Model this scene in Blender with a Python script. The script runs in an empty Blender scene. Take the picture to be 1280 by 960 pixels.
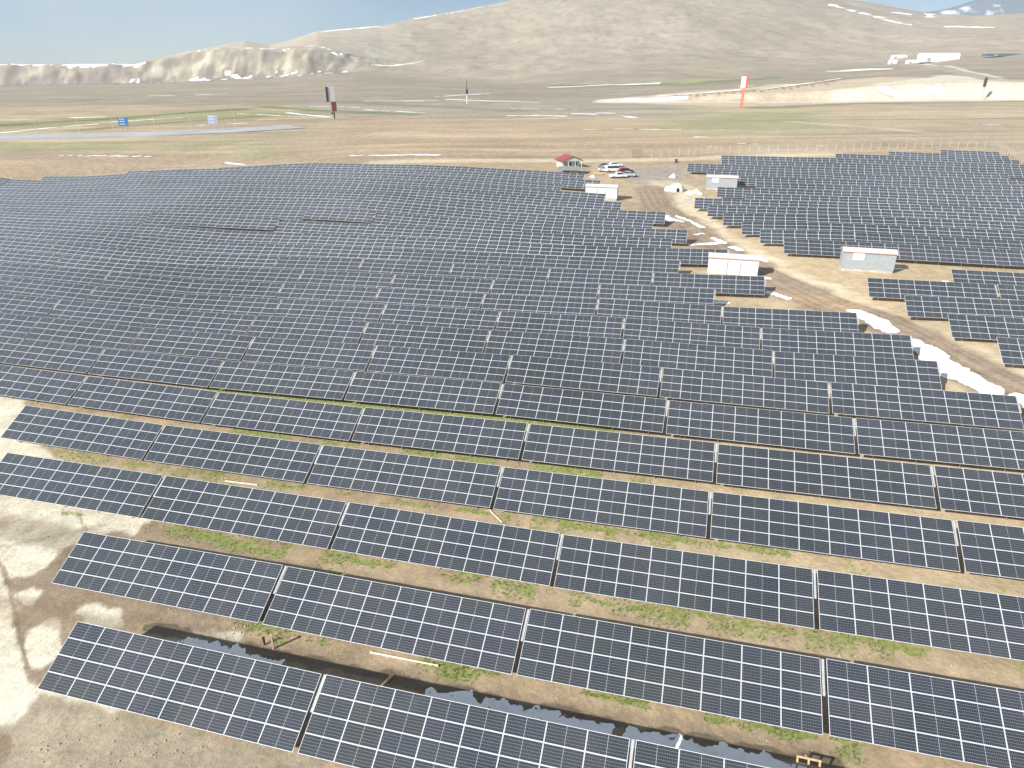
import bpy, bmesh, math, random
import numpy as np
from mathutils import Vector, Matrix

random.seed(7)
R = math.radians
scene = bpy.context.scene
col = scene.collection

# ------------------------------------------------------------------ camera, sky, sun
CAMZ = 33.0
FPX = 869.3                      # focal length in pixels of a 1280 px wide picture
PITCH = R(24.71)
AZ = R(-15.17)                   # direction of the solar rows
TILT = R(27.9)
cd = bpy.data.cameras.new('camera')
cam = bpy.data.objects.new('camera', cd)
col.objects.link(cam)
cam.location = (0, 0, CAMZ)
cam.rotation_euler = (R(90) - PITCH, 0, 0)
cd.sensor_width = 36.0
cd.lens = 36.0 * FPX / 1280.0
cd.clip_start = 0.5
cd.clip_end = 60000
scene.camera = cam

SUN_EL, SUN_DIR = R(33.5), R(53)   # sunlight travels towards +Y turned 53 deg to +X
w = bpy.data.worlds.new('World')
scene.world = w
w.use_nodes = True
nt = w.node_tree
bg = nt.nodes['Background']
sky = nt.nodes.new('ShaderNodeTexSky')
sky.sky_type = 'NISHITA'
sky.sun_disc = False
sky.sun_elevation = SUN_EL
sky.sun_rotation = SUN_DIR + math.pi
sky.altitude = 2500
sky.air_density = 1.0
sky.dust_density = 0.25
sky.ozone_density = 1.2
# high thin cloud over the upper sky, clear and blue near the horizon
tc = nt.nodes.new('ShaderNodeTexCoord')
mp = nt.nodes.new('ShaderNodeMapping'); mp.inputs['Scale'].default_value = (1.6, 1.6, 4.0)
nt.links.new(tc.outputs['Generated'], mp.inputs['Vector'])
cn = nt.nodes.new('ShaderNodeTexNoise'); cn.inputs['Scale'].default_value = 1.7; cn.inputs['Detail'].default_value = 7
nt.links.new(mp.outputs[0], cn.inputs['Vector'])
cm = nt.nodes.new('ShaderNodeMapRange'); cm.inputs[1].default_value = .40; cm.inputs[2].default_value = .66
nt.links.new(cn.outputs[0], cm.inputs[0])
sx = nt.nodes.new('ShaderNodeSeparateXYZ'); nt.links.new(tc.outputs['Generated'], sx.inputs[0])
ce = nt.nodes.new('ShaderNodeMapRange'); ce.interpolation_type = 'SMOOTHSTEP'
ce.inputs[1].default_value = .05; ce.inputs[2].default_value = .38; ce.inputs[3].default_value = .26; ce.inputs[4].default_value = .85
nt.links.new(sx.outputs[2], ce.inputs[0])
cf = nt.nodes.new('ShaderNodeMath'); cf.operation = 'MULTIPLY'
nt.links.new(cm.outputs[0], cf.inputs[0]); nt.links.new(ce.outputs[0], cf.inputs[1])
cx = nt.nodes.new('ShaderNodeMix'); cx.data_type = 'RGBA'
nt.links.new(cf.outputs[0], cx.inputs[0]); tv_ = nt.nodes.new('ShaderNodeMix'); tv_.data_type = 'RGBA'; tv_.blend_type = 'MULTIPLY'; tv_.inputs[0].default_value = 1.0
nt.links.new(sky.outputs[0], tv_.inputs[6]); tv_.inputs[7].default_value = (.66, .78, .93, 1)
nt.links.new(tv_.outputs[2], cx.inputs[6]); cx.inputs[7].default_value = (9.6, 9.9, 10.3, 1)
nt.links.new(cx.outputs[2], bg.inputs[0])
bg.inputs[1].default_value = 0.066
sd = bpy.data.lights.new('sun', 'SUN')
sd.energy = 5.0
sd.angle = R(0.6)
sd.color = (1.0, 0.965, 0.91)
sun = bpy.data.objects.new('sun', sd)
col.objects.link(sun)
dirv = Vector((math.sin(SUN_DIR) * math.cos(SUN_EL), math.cos(SUN_DIR) * math.cos(SUN_EL), -math.sin(SUN_EL)))
sun.rotation_euler = dirv.to_track_quat('-Z', 'Y').to_euler()
sun.location = (-60, -40, 120)
vs = scene.view_settings
vs.view_transform = 'Standard'
vs.look = 'None'
vs.gamma = 1
vs.use_curve_mapping = False
vs.exposure = 0.55
try:
    scene.cycles.volume_bounces = 1
    scene.cycles.max_bounces = 6
except Exception:
    pass

# ------------------------------------------------------------------ small helpers
def lin(c, k=1.0):
    o = []
    for x in c:
        x = x / 255.0
        o.append((x / 12.92 if x <= 0.04045 else ((x + 0.055) / 1.055) ** 2.4) * k)
    return tuple(o)

cp, sp = math.cos(PITCH), math.sin(PITCH)
def ray(u, v):
    a = (u - 640) / FPX; b = (480 - v) / FPX
    return np.array([a, cp + sp * b, -sp + cp * b])
def project(P):
    P = np.asarray(P, float)
    x = P[..., 0]; y = P[..., 1]; z = P[..., 2] - CAMZ
    d = y * cp - z * sp
    d = np.where(d < 0.1, 0.1, d)
    return 640 + FPX * x / d, 480 - FPX * (y * sp + z * cp) / d, d
NX, NY = -math.sin(AZ), math.cos(AZ)      # across the rows
AX, AY = math.cos(AZ), math.sin(AZ)       # along the rows

def sstep(a, b, x):
    t = np.clip((x - a) / (b - a), 0, 1)
    return t * t * (3 - 2 * t)

def _hash(ix, iy, seed):
    n = (ix.astype(np.int64) * 374761393 + iy.astype(np.int64) * 668265263 + seed * 974634777) & 0xFFFFFFFF
    n = ((n ^ (n >> 13)) * 1274126177) & 0xFFFFFFFF
    n = (n ^ (n >> 16)) & 0xFFFFFF
    return n / float(0xFFFFFF)
def vnoise(x, y, seed=0):
    ix = np.floor(x); iy = np.floor(y)
    fx = x - ix; fy = y - iy
    fx = fx * fx * (3 - 2 * fx); fy = fy * fy * (3 - 2 * fy)
    a = _hash(ix, iy, seed); b = _hash(ix + 1, iy, seed)
    c = _hash(ix, iy + 1, seed); d = _hash(ix + 1, iy + 1, seed)
    return (a * (1 - fx) + b * fx) * (1 - fy) + (c * (1 - fx) + d * fx) * fy
def fbm(x, y, seed=0, n=4):
    s = 0; a = 0.5; t = 0
    for i in range(n):
        s = s + a * vnoise(x, y, seed + i * 17); t += a
        a *= 0.5; x = x * 2.03 + 5.1; y = y * 2.03 + 1.7
    return s / t

# ------------------------------------------------------------------ terrain heights
ROWP, PF = 7.9, 64.18            # spacing of the rows, top edge of row 0 measured across the rows
SL = 4.025                       # sloping depth of a table
RISE = SL * math.sin(TILT); RUN = SL * math.cos(TILT)
CLR = 0.72
obs = []                         # control points of the ground: x, y, z
def ob_row(k, u, v):
    r = ray(u, v); t = (PF + ROWP * k) / (r[0] * NX + r[1] * NY)
    P = r * t
    obs.append((P[0], P[1], P[2] + CAMZ - RISE - CLR))
for u, d in {640: [479.4, 444.4, 414.2, 390.3, 368.8, 350.6, 333.1, 316.9, 303.1, 289, 276.9, 265.6, 253.8, 243, 233.8, 225.6, 218.8, 211],
             440: [462.8, 430, 401, 378, 358.8, 340, 323, 307.6, 293.6, 277.5, 261.2],
             200: [442.5, 411.9, 386.2, 365, 346.2, 328.8, 315],
             100: [431.7, 401.3, 377.5, 355.5, 336.2, 320.5, 304.5, 289.5, 276.3]}.items():
    for k, v in enumerate(d): ob_row(k, u, v)
for k, u, v in [(6, 956.5, 345.6), (4, 1071.7, 390.7), (3, 1138.7, 419.5), (2, 1172.5, 451), (1, 1271, 494.5),
                (8, 795, 309), (6, 795, 340), (4, 795, 375.6), (10, 860, 287.5), (17, 440, 204.5), (12, 832.7, 265),
                (8, 202, 280), (14, 62, 226), (15, 70, 222.5), (15, 120, 219.5), (17, 330, 207.3), (12, 100, 238), (15, 200, 213.8), (16, 200, 213.7), (16, 330, 207.6), (17, 250, 211.2), (17, 400, 203.8), (15, 330, 213.5),
                (3, 1246, 421), (4, 1185, 392), (5, 1131, 370), (6, 1084.5, 346.5), (7, 1189, 336.5), (9, 980, 298),
                (11, 928, 277), (13, 885.5, 256), (16, 897, 233.7), (20, 860, 204), (22, 902, 194), (23, 1044, 192),
                (24, 1110, 189.5), (25, 1175, 187.5), (9, 1160, 307.5), (11, 1160, 283.8), (13, 1160, 264.4), (16, 1160, 243), (20, 1160, 214)]:
    ob_row(k, u, v)
for P in [(-19.6, 27.2, -32.88), (-3.1, 22.7, -32.61), (-24.6, 36.8, -33.19), (-8, 32.2, -32.81), (8.4, 27.8, -32.41),
          (-38.4, 49.1, -33.73), (-21.9, 44.5, -33.34), (-5.3, 40, -33.01), (11.2, 35.5, -32.56), (-42.8, 58.6, -33.83),
          (-26.4, 54, -33.5), (-9.8, 49.4, -33.16), (6.9, 44.9, -32.74), (23.3, 40.5, -32.3), (-40.4, 66, -33.78),
          (-24, 61.4, -33.62), (-7.5, 56.9, -33.23), (9.1, 52.4, -32.61), (25.5, 48, -32.18)]:
    obs.append((P[0], P[1], P[2] + CAMZ - CLR))
for P in [(-10, 8, .0), (14, 8, .5), (-45, 20, -1), (50, 20, 1.0), (-90, 60, -1.5), (90, 60, 1.6), (-160, 150, -1.6), (-200, 230, 0.2),
          (-160, 250, 1.5), (-60, 260, 4.2), (20, 270, 4.6), (110, 290, 5.2), (220, 270, 6.2), (180, 160, 3.2), (140, 100, 2.2),
          (-230, 320, 2.4), (-80, 330, 4.6), (80, 340, 5.4), (250, 340, 7)]:
    obs.append(P)
obs = np.array(obs)
def tps(r2):
    return np.where(r2 < 1e-9, 0, 0.5 * r2 * np.log(np.maximum(r2, 1e-9)))
SC = 100.0
_P = obs[:, :2] / SC
_K = tps(((_P[:, None] - _P[None]) ** 2).sum(-1)) + np.eye(len(_P)) * 0.0012
_A = np.zeros((len(_P) + 3, len(_P) + 3))
_A[:len(_P), :len(_P)] = _K
_A[:len(_P), len(_P)] = 1; _A[:len(_P), len(_P) + 1:] = _P
_A[len(_P), :len(_P)] = 1; _A[len(_P) + 1:, :len(_P)] = _P.T
_W = np.linalg.solve(_A, np.concatenate([obs[:, 2], [0, 0, 0]]))
def near_h(x, y):
    out = np.empty(x.shape).ravel()
    X = x.ravel() / SC; Y = y.ravel() / SC
    for i in range(0, len(X), 40000):
        a = X[i:i + 40000]; b = Y[i:i + 40000]
        r2 = (a[:, None] - _P[None, :, 0]) ** 2 + (b[:, None] - _P[None, :, 1]) ** 2
        out[i:i + 40000] = tps(r2) @ _W[:len(_P)] + _W[-3] + _W[-2] * a + _W[-1] * b
    return out.reshape(x.shape)
def Tv(v):
    r = ray(640, v); return r[2] / r[1]
# columns: picture column, foot(D, v), lower crest(D, v), skyline(D, v): the hills round the plain
PRO = [(-700, 1080, 108, 1150, 84, 1500, 84.5), (-300, 1080, 108, 1140, 82, 1500, 83), (0, 1080, 107, 1140, 80.3, 1500, 81), (170, 1080, 104, 1150, 79.8, 1500, 80.3),
       (200, 1080, 103, 1170, 73, 1500, 74), (240, 1080, 101, 1180, 65, 1500, 64), (270, 1080, 100, 1180, 61, 1500, 60),
       (285, 1080, 99, 1180, 61, 1500, 55), (310, 1080, 98, 1185, 61, 1500, 51), (340, 1080, 97, 1190, 61, 1520, 57), (370, 1080, 94, 1200, 60, 1600, 49),
       (400, 1090, 92, 1210, 60, 1700, 39), (440, 1090, 90, 1250, 66, 1800, 35), (480, 1080, 93, 1330, 68, 1900, 32), (520, 1060, 97, 1400, 66, 2000, 22),
       (580, 1020, 101, 1400, 64, 2150, 12), (640, 1000, 104, 1400, 62, 2300, 0), (740, 880, 106, 1400, 60, 2400, -20), (850, 800, 106, 1400, 60, 2500, -32),
       (960, 800, 102, 1400, 62, 2450, -20), (1050, 800, 98, 1400, 62, 2400, -1), (1100, 800, 95, 1400, 60, 2350, 8), (1150, 800, 92, 1400, 56, 2250, 17),
       (1200, 800, 89, 1400, 50, 2200, 20), (1280, 800, 87, 1400, 46, 2200, 15), (1400, 800, 86, 1400, 42, 2200, 5), (1900, 800, 86, 1400, 40, 2200, 0)]
PRO = np.array(PRO, float)
def far_h(x, y):
    D = np.maximum(y, 1.0)
    u = 640 + 957 * x / D
    g = lambda i: np.interp(u, PRO[:, 0], PRO[:, i])
    tv = np.vectorize(Tv)
    T1 = np.interp(u, PRO[:, 0], tv(PRO[:, 2])); T2 = np.interp(u, PRO[:, 0], tv(PRO[:, 4])); T3 = np.interp(u, PRO[:, 0], tv(PRO[:, 6]))
    D1, D2, D3 = g(1), g(3), g(5)
    zp = np.interp(u, [-300, 0, 640, 1280, 1600], [1.5, 2.5, 5.0, 7.0, 8.0])
    zb = zp + 1.2 * (fbm(x / 90, y / 90, 3) - 0.5) * sstep(230, 400, D)
    z1 = 33 + T1 * D1; z2 = 33 + T2 * D2; z3 = 33 + T3 * D3
    # the cut bank of the quarry
    bh = np.interp(u, [715, 790, 930, 1050, 1120, 1200, 1300, 1500], [0, 2.5, 4.6, 7.5, 10.5, 12.0, 12.0, 12.0])
    wob = 14 * (fbm(x / 40, y * 0 + 2, 9) - 0.5)
    bank = sstep(600, 612, D + wob) * bh
    step_end = zp + bh
    t0 = sstep(612, 1, D) * 0 + np.clip((D - 612) / np.maximum(D1 - 612, 1), 0, 1)
    h = zb + bank
    h = np.where(D > 612, step_end + (z1 - step_end) * t0 ** 1.2 + (zb - zp), h)
    t1 = np.clip((D - D1) / (D2 - D1), 0, 1); t2 = np.clip((D - D2) / (D3 - D2), 0, 1)
    cl = 1 - sstep(400, 520, u)                       # steep cliffs on the left, concave slope elsewhere
    s1 = cl * sstep(0.05, 0.95, t1) ** 0.8 + (1 - cl) * t1 ** 1.12
    h = np.where(D > D1, z1 + (z2 - z1) * s1, h)
    h = np.where(D > D2, z2 + (z3 - z2) * (t2 ** (1.0 - 0.15 * cl)), h)
    h = np.where(D > D3, z3 - 0.02 * (D - D3) * (1 - cl) - 0.002 * (D - D3), h)
    rel = np.clip((D - D1) / 120, 0, 1)
    rid = np.abs(fbm(x / 70, y / 160, 31) - 0.5) * 2
    gul = np.abs(fbm(x / 24, y / 60, 44) - 0.5) * 2
    on_cliff = cl * sstep(0.0, 0.35, t1) * (1 - sstep(0.6, 0.9, t1))
    h = h - on_cliff * (rid * 14 + gul * 10 + np.abs(fbm(x / 9, y / 30, 52) - .5) * 7) + on_cliff * 8
    top = sstep(0.0, 0.3, (D3 - D) / 400)
    h = h + (1 - cl) * rel * top * ((fbm(x / 210 + y / 700, y / 380, 61, 6) - 0.5) * 24 - np.abs(fbm(x / 120, y / 420, 71) - 0.5) * 9 * sstep(0, .5, t1))
    h = h + cl * rel * (1 - on_cliff) * top * sstep(0, .2, t2) * (fbm(x / 60, y / 120, 81) - 0.5) * 6 * sstep(190, 260, u)
    return h
def H(x, y):
    x = np.asarray(x, float); y = np.asarray(y, float)
    r = np.hypot(x, y)
    wgt = sstep(255, 340, np.where(y > 0, y, 0) + 0.25 * np.abs(x))
    hn = near_h(x, y) if np.any(wgt < 1) else 0
    hf = far_h(x, y) if np.any(wgt > 0) else 0
    return hn * (1 - wgt) + hf * wgt
_ts = np.geomspace(15, 4000, 1500)
def at(u, v):
    """point where the line of sight of the photograph meets the ground"""
    r = ray(u, v)
    ts = _ts
    for it in range(2):
        P = r[None] * ts[:, None]
        dz = P[:, 2] + CAMZ - H(P[:, 0], P[:, 1])
        i = int(np.argmax(dz < 0))
        if dz[i] >= 0: i = len(ts) - 1
        i = max(i, 1)
        ts = np.linspace(ts[i - 1], ts[i], 12)
    t = ts[int(np.argmax(dz < 0))] if False else ts[6]
    return np.array([r[0] * t, r[1] * t])
def gz(x, y): return float(H(np.array([x]), np.array([y]))[0])

# ------------------------------------------------------------------ materials
def newmat(name, base=(.5, .5, .5), rough=.6, metal=0.0, spec=0.5):
    m = bpy.data.materials.new(name); m.use_nodes = True
    b = m.node_tree.nodes['Principled BSDF']
    b.inputs['Base Color'].default_value = (*base, 1)
    b.inputs['Roughness'].default_value = rough
    b.inputs['Metallic'].default_value = metal
    b.inputs['Specular IOR Level'].default_value = spec
    return m
def noisy(name, base, rough=.6, scale=3.0, amt=.25, metal=0.0, coords='Object'):
    """plain material broken up by weathering noise"""
    m = newmat(name, base, rough, metal)
    n = m.node_tree; L = n.links
    tc = n.nodes.new('ShaderNodeTexCoord')
    nz = n.nodes.new('ShaderNodeTexNoise'); nz.inputs['Scale'].default_value = scale; nz.inputs['Detail'].default_value = 6
    L.new(tc.outputs[coords], nz.inputs['Vector'])
    mr = n.nodes.new('ShaderNodeMapRange'); mr.inputs[1].default_value = .3; mr.inputs[2].default_value = .7
    mr.inputs[3].default_value = 1 - amt; mr.inputs[4].default_value = 1 + amt * .4
    L.new(nz.outputs[0], mr.inputs[0])
    mx = n.nodes.new('ShaderNodeVectorMath'); mx.operation = 'SCALE'
    mx.inputs[0].default_value = base
    L.new(mr.outputs[0], mx.inputs['Scale'])
    L.new(mx.outputs[0], n.nodes['Principled BSDF'].inputs['Base Color'])
    return m

def cell_material():
    m = newmat('solar_glass', (.02, .03, .05), .12)
    n = m.node_tree; L = n.links; b = n.nodes['Principled BSDF']
    uv = n.nodes.new('ShaderNodeUVMap')
    sep = n.nodes.new('ShaderNodeSeparateXYZ'); L.new(uv.outputs[0], sep.inputs[0])
    def M(op, a, bb=None, c=None):
        q = n.nodes.new('ShaderNodeMath'); q.operation = op
        for i, x in enumerate((a, bb, c)):
            if x is None: continue
            if isinstance(x, (int, float)): q.inputs[i].default_value = x
            else: L.new(x, q.inputs[i])
        return q.outputs[0]
    def lines(src, count, width):
        f = M('FRACT', M('MULTIPLY', src, count))
        d = M('MINIMUM', f, M('SUBTRACT', 1.0, f))
        return M('LESS_THAN', d, width * count / 2)
    u, v = sep.outputs[0], sep.outputs[1]
    hx = lines(v, 6, .013)                 # gaps between the six cell strings
    vx = lines(u, 24, .0035)               # gaps between the half cells
    mid = M('LESS_THAN', M('ABSOLUTE', M('SUBTRACT', M('FRACT', u), .5)), .0065)
    bus = lines(v, 60, .0016)              # fine busbars
    g = M('MAXIMUM', M('MULTIPLY', hx, .75), M('MULTIPLY', vx, .6))
    g = M('MAXIMUM', g, mid)
    g = M('MAXIMUM', g, M('MULTIPLY', bus, .22))
    oi = n.nodes.new('ShaderNodeObjectInfo')
    at_ = n.nodes.new('ShaderNodeAttribute'); at_.attribute_name = 'tone'
    rnd = M('FRACT', M('ADD', oi.outputs['Random'], at_.outputs['Fac']))
    cr = n.nodes.new('ShaderNodeValToRGB')
    cr.color_ramp.elements[0].color = (.012, .0205, .032, 1)
    cr.color_ramp.elements[1].color = (.015, .020, .028, 1)
    e = cr.color_ramp.elements.new(.35); e.color = (.011, .017, .019, 1)
    e = cr.color_ramp.elements.new(.7); e.color = (.010, .014, .029, 1)
    L.new(rnd, cr.inputs[0])
    geo = n.nodes.new('ShaderNodeNewGeometry')
    nz = n.nodes.new('ShaderNodeTexNoise'); nz.inputs['Scale'].default_value = .35; nz.inputs['Detail'].default_value = 5
    L.new(geo.outputs['Position'], nz.inputs['Vector'])
    dust = n.nodes.new('ShaderNodeMapRange'); dust.inputs[1].default_value = .35; dust.inputs[2].default_value = .75
    dust.inputs[3].default_value = .0; dust.inputs[4].default_value = .05
    L.new(nz.outputs[0], dust.inputs[0])
    mx = n.nodes.new('ShaderNodeMix'); mx.data_type = 'RGBA'
    L.new(g, mx.inputs[0]); L.new(cr.outputs[0], mx.inputs[6]); mx.inputs[7].default_value = (.30, .32, .34, 1)
    md = n.nodes.new('ShaderNodeMix'); md.data_type = 'RGBA'
    L.new(dust.outputs[0], md.inputs[0]); L.new(mx.outputs[2], md.inputs[6]); md.inputs[7].default_value = (.33, .31, .28, 1)
    nb = n.nodes.new('ShaderNodeTexNoise'); nb.inputs['Scale'].default_value = .022; nb.inputs['Detail'].default_value = 4
    L.new(geo.outputs['Position'], nb.inputs['Vector'])
    bf = n.nodes.new('ShaderNodeMapRange'); bf.inputs[1].default_value = .5; bf.inputs[2].default_value = .62; bf.inputs[4].default_value = .5
    L.new(nb.outputs[0], bf.inputs[0])
    m3 = n.nodes.new('ShaderNodeMix'); m3.data_type = 'RGBA'
    L.new(bf.outputs[0], m3.inputs[0]); L.new(md.outputs[2], m3.inputs[6]); m3.inputs[7].default_value = (.024, .031, .029, 1)
    L.new(m3.outputs[2], b.inputs['Base Color'])
    rr = n.nodes.new('ShaderNodeMapRange'); rr.inputs[3].default_value = .12; rr.inputs[4].default_value = .3
    L.new(nz.outputs[0], rr.inputs[0]); L.new(rr.outputs[0], b.inputs['Roughness'])
    b.inputs['IOR'].default_value = 1.5
    b.inputs['Sheen Weight'].default_value = .55; b.inputs['Sheen Roughness'].default_value = .45; b.inputs['Sheen Tint'].default_value = (.85, .92, 1, 1)
    return m
M_CELL = cell_material()
M_FRAME = noisy('anodised_frame', (.62, .655, .69), .42, 8, .12)
M_BACK = newmat('white_backsheet', (.6, .6, .6), .6)
M_GALV = noisy('galvanised_steel', (.42, .43, .44), .45, 6, .3, .5)
M_WHITE = noisy('white_painted_steel', (.72, .73, .72), .5, 1.2, .12)
M_GREY = noisy('grey_painted_steel', (.36, .395, .41), .5, 1.2, .12)
M_PALEROOF = noisy('pale_roof_sheet', (.74, .66, .60), .55, 1.5, .15)
M_REDTRIM = noisy('faded_red_trim', (.60, .27, .24), .55, 3, .2)
M_REDROOF = noisy('red_roof_tiles', (.34, .08, .07), .6, 3, .3)
M_CONC = noisy('concrete', (.5, .48, .44), .85, 2, .25)
M_DARK = newmat('dark_opening', (.02, .02, .02), .6)
M_GLASS = newmat('window_glass', (.03, .04, .05), .08)
M_RUBBER = newmat('rubber', (.02, .02, .02), .8)
M_WOOD = noisy('pale_wood', (.55, .40, .22), .7, 9, .3)
M_PIPE = noisy('cream_plastic', (.70, .66, .52), .5, 5, .15)
M_CANVAS = noisy('white_canvas', (.78, .76, .70), .8, 2, .15)

# ------------------------------------------------------------------ mesh builder
class MB:
    def __init__(s): s.v = []; s.f = []; s.m = []; s.uv = {}
    def add(s, vs, fs, mi=0):
        o = len(s.v); s.v += [tuple(p) for p in vs]
        for f in fs: s.f.append(tuple(i + o for i in f)); s.m.append(mi)
        return o
    def box(s, c, d, mi=0, rot=None):
        x, y, z = d[0] / 2, d[1] / 2, d[2] / 2
        P = [Vector((a, b, e)) for a in (-x, x) for b in (-y, y) for e in (-z, z)]
        if rot is not None: P = [rot @ p for p in P]
        P = [p + Vector(c) for p in P]
        s.add(P, [(0, 1, 3, 2), (4, 6, 7, 5), (0, 4, 5, 1), (2, 3, 7, 6), (0, 2, 6, 4), (1, 5, 7, 3)], mi)
    def bar(s, a, b, wd, ht, mi=0):
        a = Vector(a); b = Vector(b); d = b - a
        q = d.to_track_quat('X', 'Z').to_matrix()
        s.box((a + b) / 2, (d.length, wd, ht), mi, q)
    def tube(s, a, b, r, mi=0, n=8, r2=None):
        a = Vector(a); b = Vector(b); d = (b - a)
        q = d.to_track_quat('Z', 'X').to_matrix(); r2 = r if r2 is None else r2
        A = [a + q @ Vector((math.cos(i * 2 * math.pi / n) * r, math.sin(i * 2 * math.pi / n) * r, 0)) for i in range(n)]
        B = [b + q @ Vector((math.cos(i * 2 * math.pi / n) * r2, math.sin(i * 2 * math.pi / n) * r2, 0)) for i in range(n)]
        s.add(A + B, [(i, (i + 1) % n, n + (i + 1) % n, n + i) for i in range(n)] + [tuple(range(n))[::-1], tuple(range(n, 2 * n))], mi)
    def prism(s, pts, y0, y1, mi=0, axis='y'):
        n = len(pts)
        if axis == 'y': A = [(p[0], y0, p[1]) for p in pts]; B = [(p[0], y1, p[1]) for p in pts]
        else: A = [(y0, p[0], p[1]) for p in pts]; B = [(y1, p[0], p[1]) for p in pts]
        s.add(A + B, [(i, (i + 1) % n, n + (i + 1) % n, n + i) for i in range(n)] + [tuple(range(n))[::-1], tuple(range(n, 2 * n))], mi)
    def mesh(s, name, mats):
        me = bpy.data.meshes.new(name)
        me.from_pydata(s.v, [], s.f)
        me.polygons.foreach_set('material_index', s.m)
        for m in mats: me.materials.append(m)
        bm = bmesh.new(); bm.from_mesh(me); bmesh.ops.recalc_face_normals(bm, faces=bm.faces); bm.to_mesh(me); bm.free()
        me.update()
        return me
def link(name, data, parent=None, loc=(0, 0, 0), rot=(0, 0, 0)):
    o = bpy.data.objects.new(name, data); col.objects.link(o)
    o.location = loc; o.rotation_euler = rot
    if parent: o.parent = parent
    return o
def part(name, mb, mats, parent, loc=(0, 0, 0)):
    return link(name, mb.mesh(name, mats if isinstance(mats, (list, tuple)) else [mats]), parent, loc)
def tag(o, label=None, cat=None, group=None, kind=None):
    if label: o['label'] = label
    if cat: o['category'] = cat
    if group: o['group'] = group
    if kind: o['kind'] = kind
    return o
def copy_tree(o, parent=None):
    c = o.copy(); col.objects.link(c)
    if parent: c.parent = parent
    for ch in o.children: copy_tree(ch, c)
    return c

# ------------------------------------------------------------------ ground paint
KA = 0.765                                  # picture brightness of dry soil to base colour
def C(r, g, b, sat=.93):
    c = np.array(lin((r, g, b), KA)); m = c @ np.array([.3, .59, .11])
    return m + (c - m) * sat
rings = [9.0]
while rings[-1] < 4300: rings.append(rings[-1] * (1.0058 if rings[-1] < 900 else 1.0075 if rings[-1] < 2600 else 1.05))
rings = np.array(rings)
ncol = 720
ang = np.linspace(R(-56), R(56), ncol)
RR, AA = np.meshgrid(rings, ang, indexing='ij')
GX = (RR * np.sin(AA)); GY = (RR * np.cos(AA))
GZ = H(GX, GY)
gx, gy = GX.ravel(), GY.ravel()
NV = len(gx)
alb = np.empty((NV, 3)); 
n1 = fbm(gx / 30, gy / 12, 101); n2 = fbm(gx / 6, gy / 4, 111); n3 = fbm(gx / 140, gy / 45, 121)
uu = 640 + 957 * gx / np.maximum(gy, 1)
soil = C(192, 170, 137); sand = C(216, 194, 156); brown = C(160, 132, 104)
alb[:] = soil
alb += (n1 - .5)[:, None] * np.array([.10, .08, .05]) + (n2 - .5)[:, None] * np.array([.07, .055, .035])
MASK = np.zeros((NV, 4)); MASK[:, 3] = 1       # R snow, G grass, B wet
def mixin(sel, wgt, colr, amt=1.0):
    k = (wgt * amt)[:, None]
    alb[sel] = alb[sel] * (1 - k) + np.asarray(colr)[None] * k
def seg_dist(px, py, pts):
    best = np.full(px.shape, 1e9); wid = np.zeros(px.shape)
    for (a, b) in zip(pts[:-1], pts[1:]):
        dx, dy = b[0] - a[0], b[1] - a[1]; L2 = dx * dx + dy * dy + 1e-9
        t = np.clip(((px - a[0]) * dx + (py - a[1]) * dy) / L2, 0, 1)
        d = np.hypot(px - a[0] - t * dx, py - a[1] - t * dy)
        best = np.minimum(best, d)
    return best
def stroke(pts, width, colr=None, amt=1.0, mask=None, soft=.5, ragged=.5, ns=None, world=False):
    """paint along a line on the ground; width in metres"""
    P = [np.array(p) if world else at(*p) for p in pts]
    lo = np.min(P, 0) - width * 2; hi = np.max(P, 0) + width * 2
    sel = np.where((gx > lo[0]) & (gx < hi[0]) & (gy > lo[1]) & (gy < hi[1]))[0]
    if not len(sel): return
    ns = ns or width * .9
    d = seg_dist(gx[sel], gy[sel], P)
    d = d + (fbm(gx[sel] / ns, gy[sel] / ns, 7) - .5) * width * ragged * 2
    wg = 1 - sstep(width * .5 * (1 - soft), width * .5 * (1 + soft), d)
    if colr is not None: mixin(sel, wg, colr, amt)
    if mask is not None: MASK[sel, mask] = np.maximum(MASK[sel, mask], wg * amt)
def inpoly(px, py, P):
    ins = np.zeros(px.shape, bool); n = len(P)
    for i in range(n):
        x1, y1 = P[i]; x2, y2 = P[(i + 1) % n]
        c = ((y1 > py) != (y2 > py)) & (px < (x2 - x1) * (py - y1) / (y2 - y1 + 1e-12) + x1)
        ins ^= c
    return ins
def area(pts, colr=None, amt=1.0, mask=None, edge=1.0, rag=1.0, ns=None, world=False, clear=None):
    P = [np.array(p) if world else at(*p) for p in pts]
    lo = np.min(P, 0) - edge * 3; hi = np.max(P, 0) + edge * 3
    sel = np.where((gx > lo[0]) & (gx < hi[0]) & (gy > lo[1]) & (gy < hi[1]))[0]
    if not len(sel): return
    ns = ns or edge * 2
    d = seg_dist(gx[sel], gy[sel], P + [P[0]])
    d = np.where(inpoly(gx[sel], gy[sel], P), -d, d) + (fbm(gx[sel] / ns, gy[sel] / ns, 19) - .5) * rag * 2
    wg = 1 - sstep(-edge / 2, edge / 2, d)
    if colr is not None: mixin(sel, wg, colr, amt)
    if mask is not None: MASK[sel, mask] = np.maximum(MASK[sel, mask], wg * amt)
    if clear is not None: MASK[sel, clear] *= (1 - wg)

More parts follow.
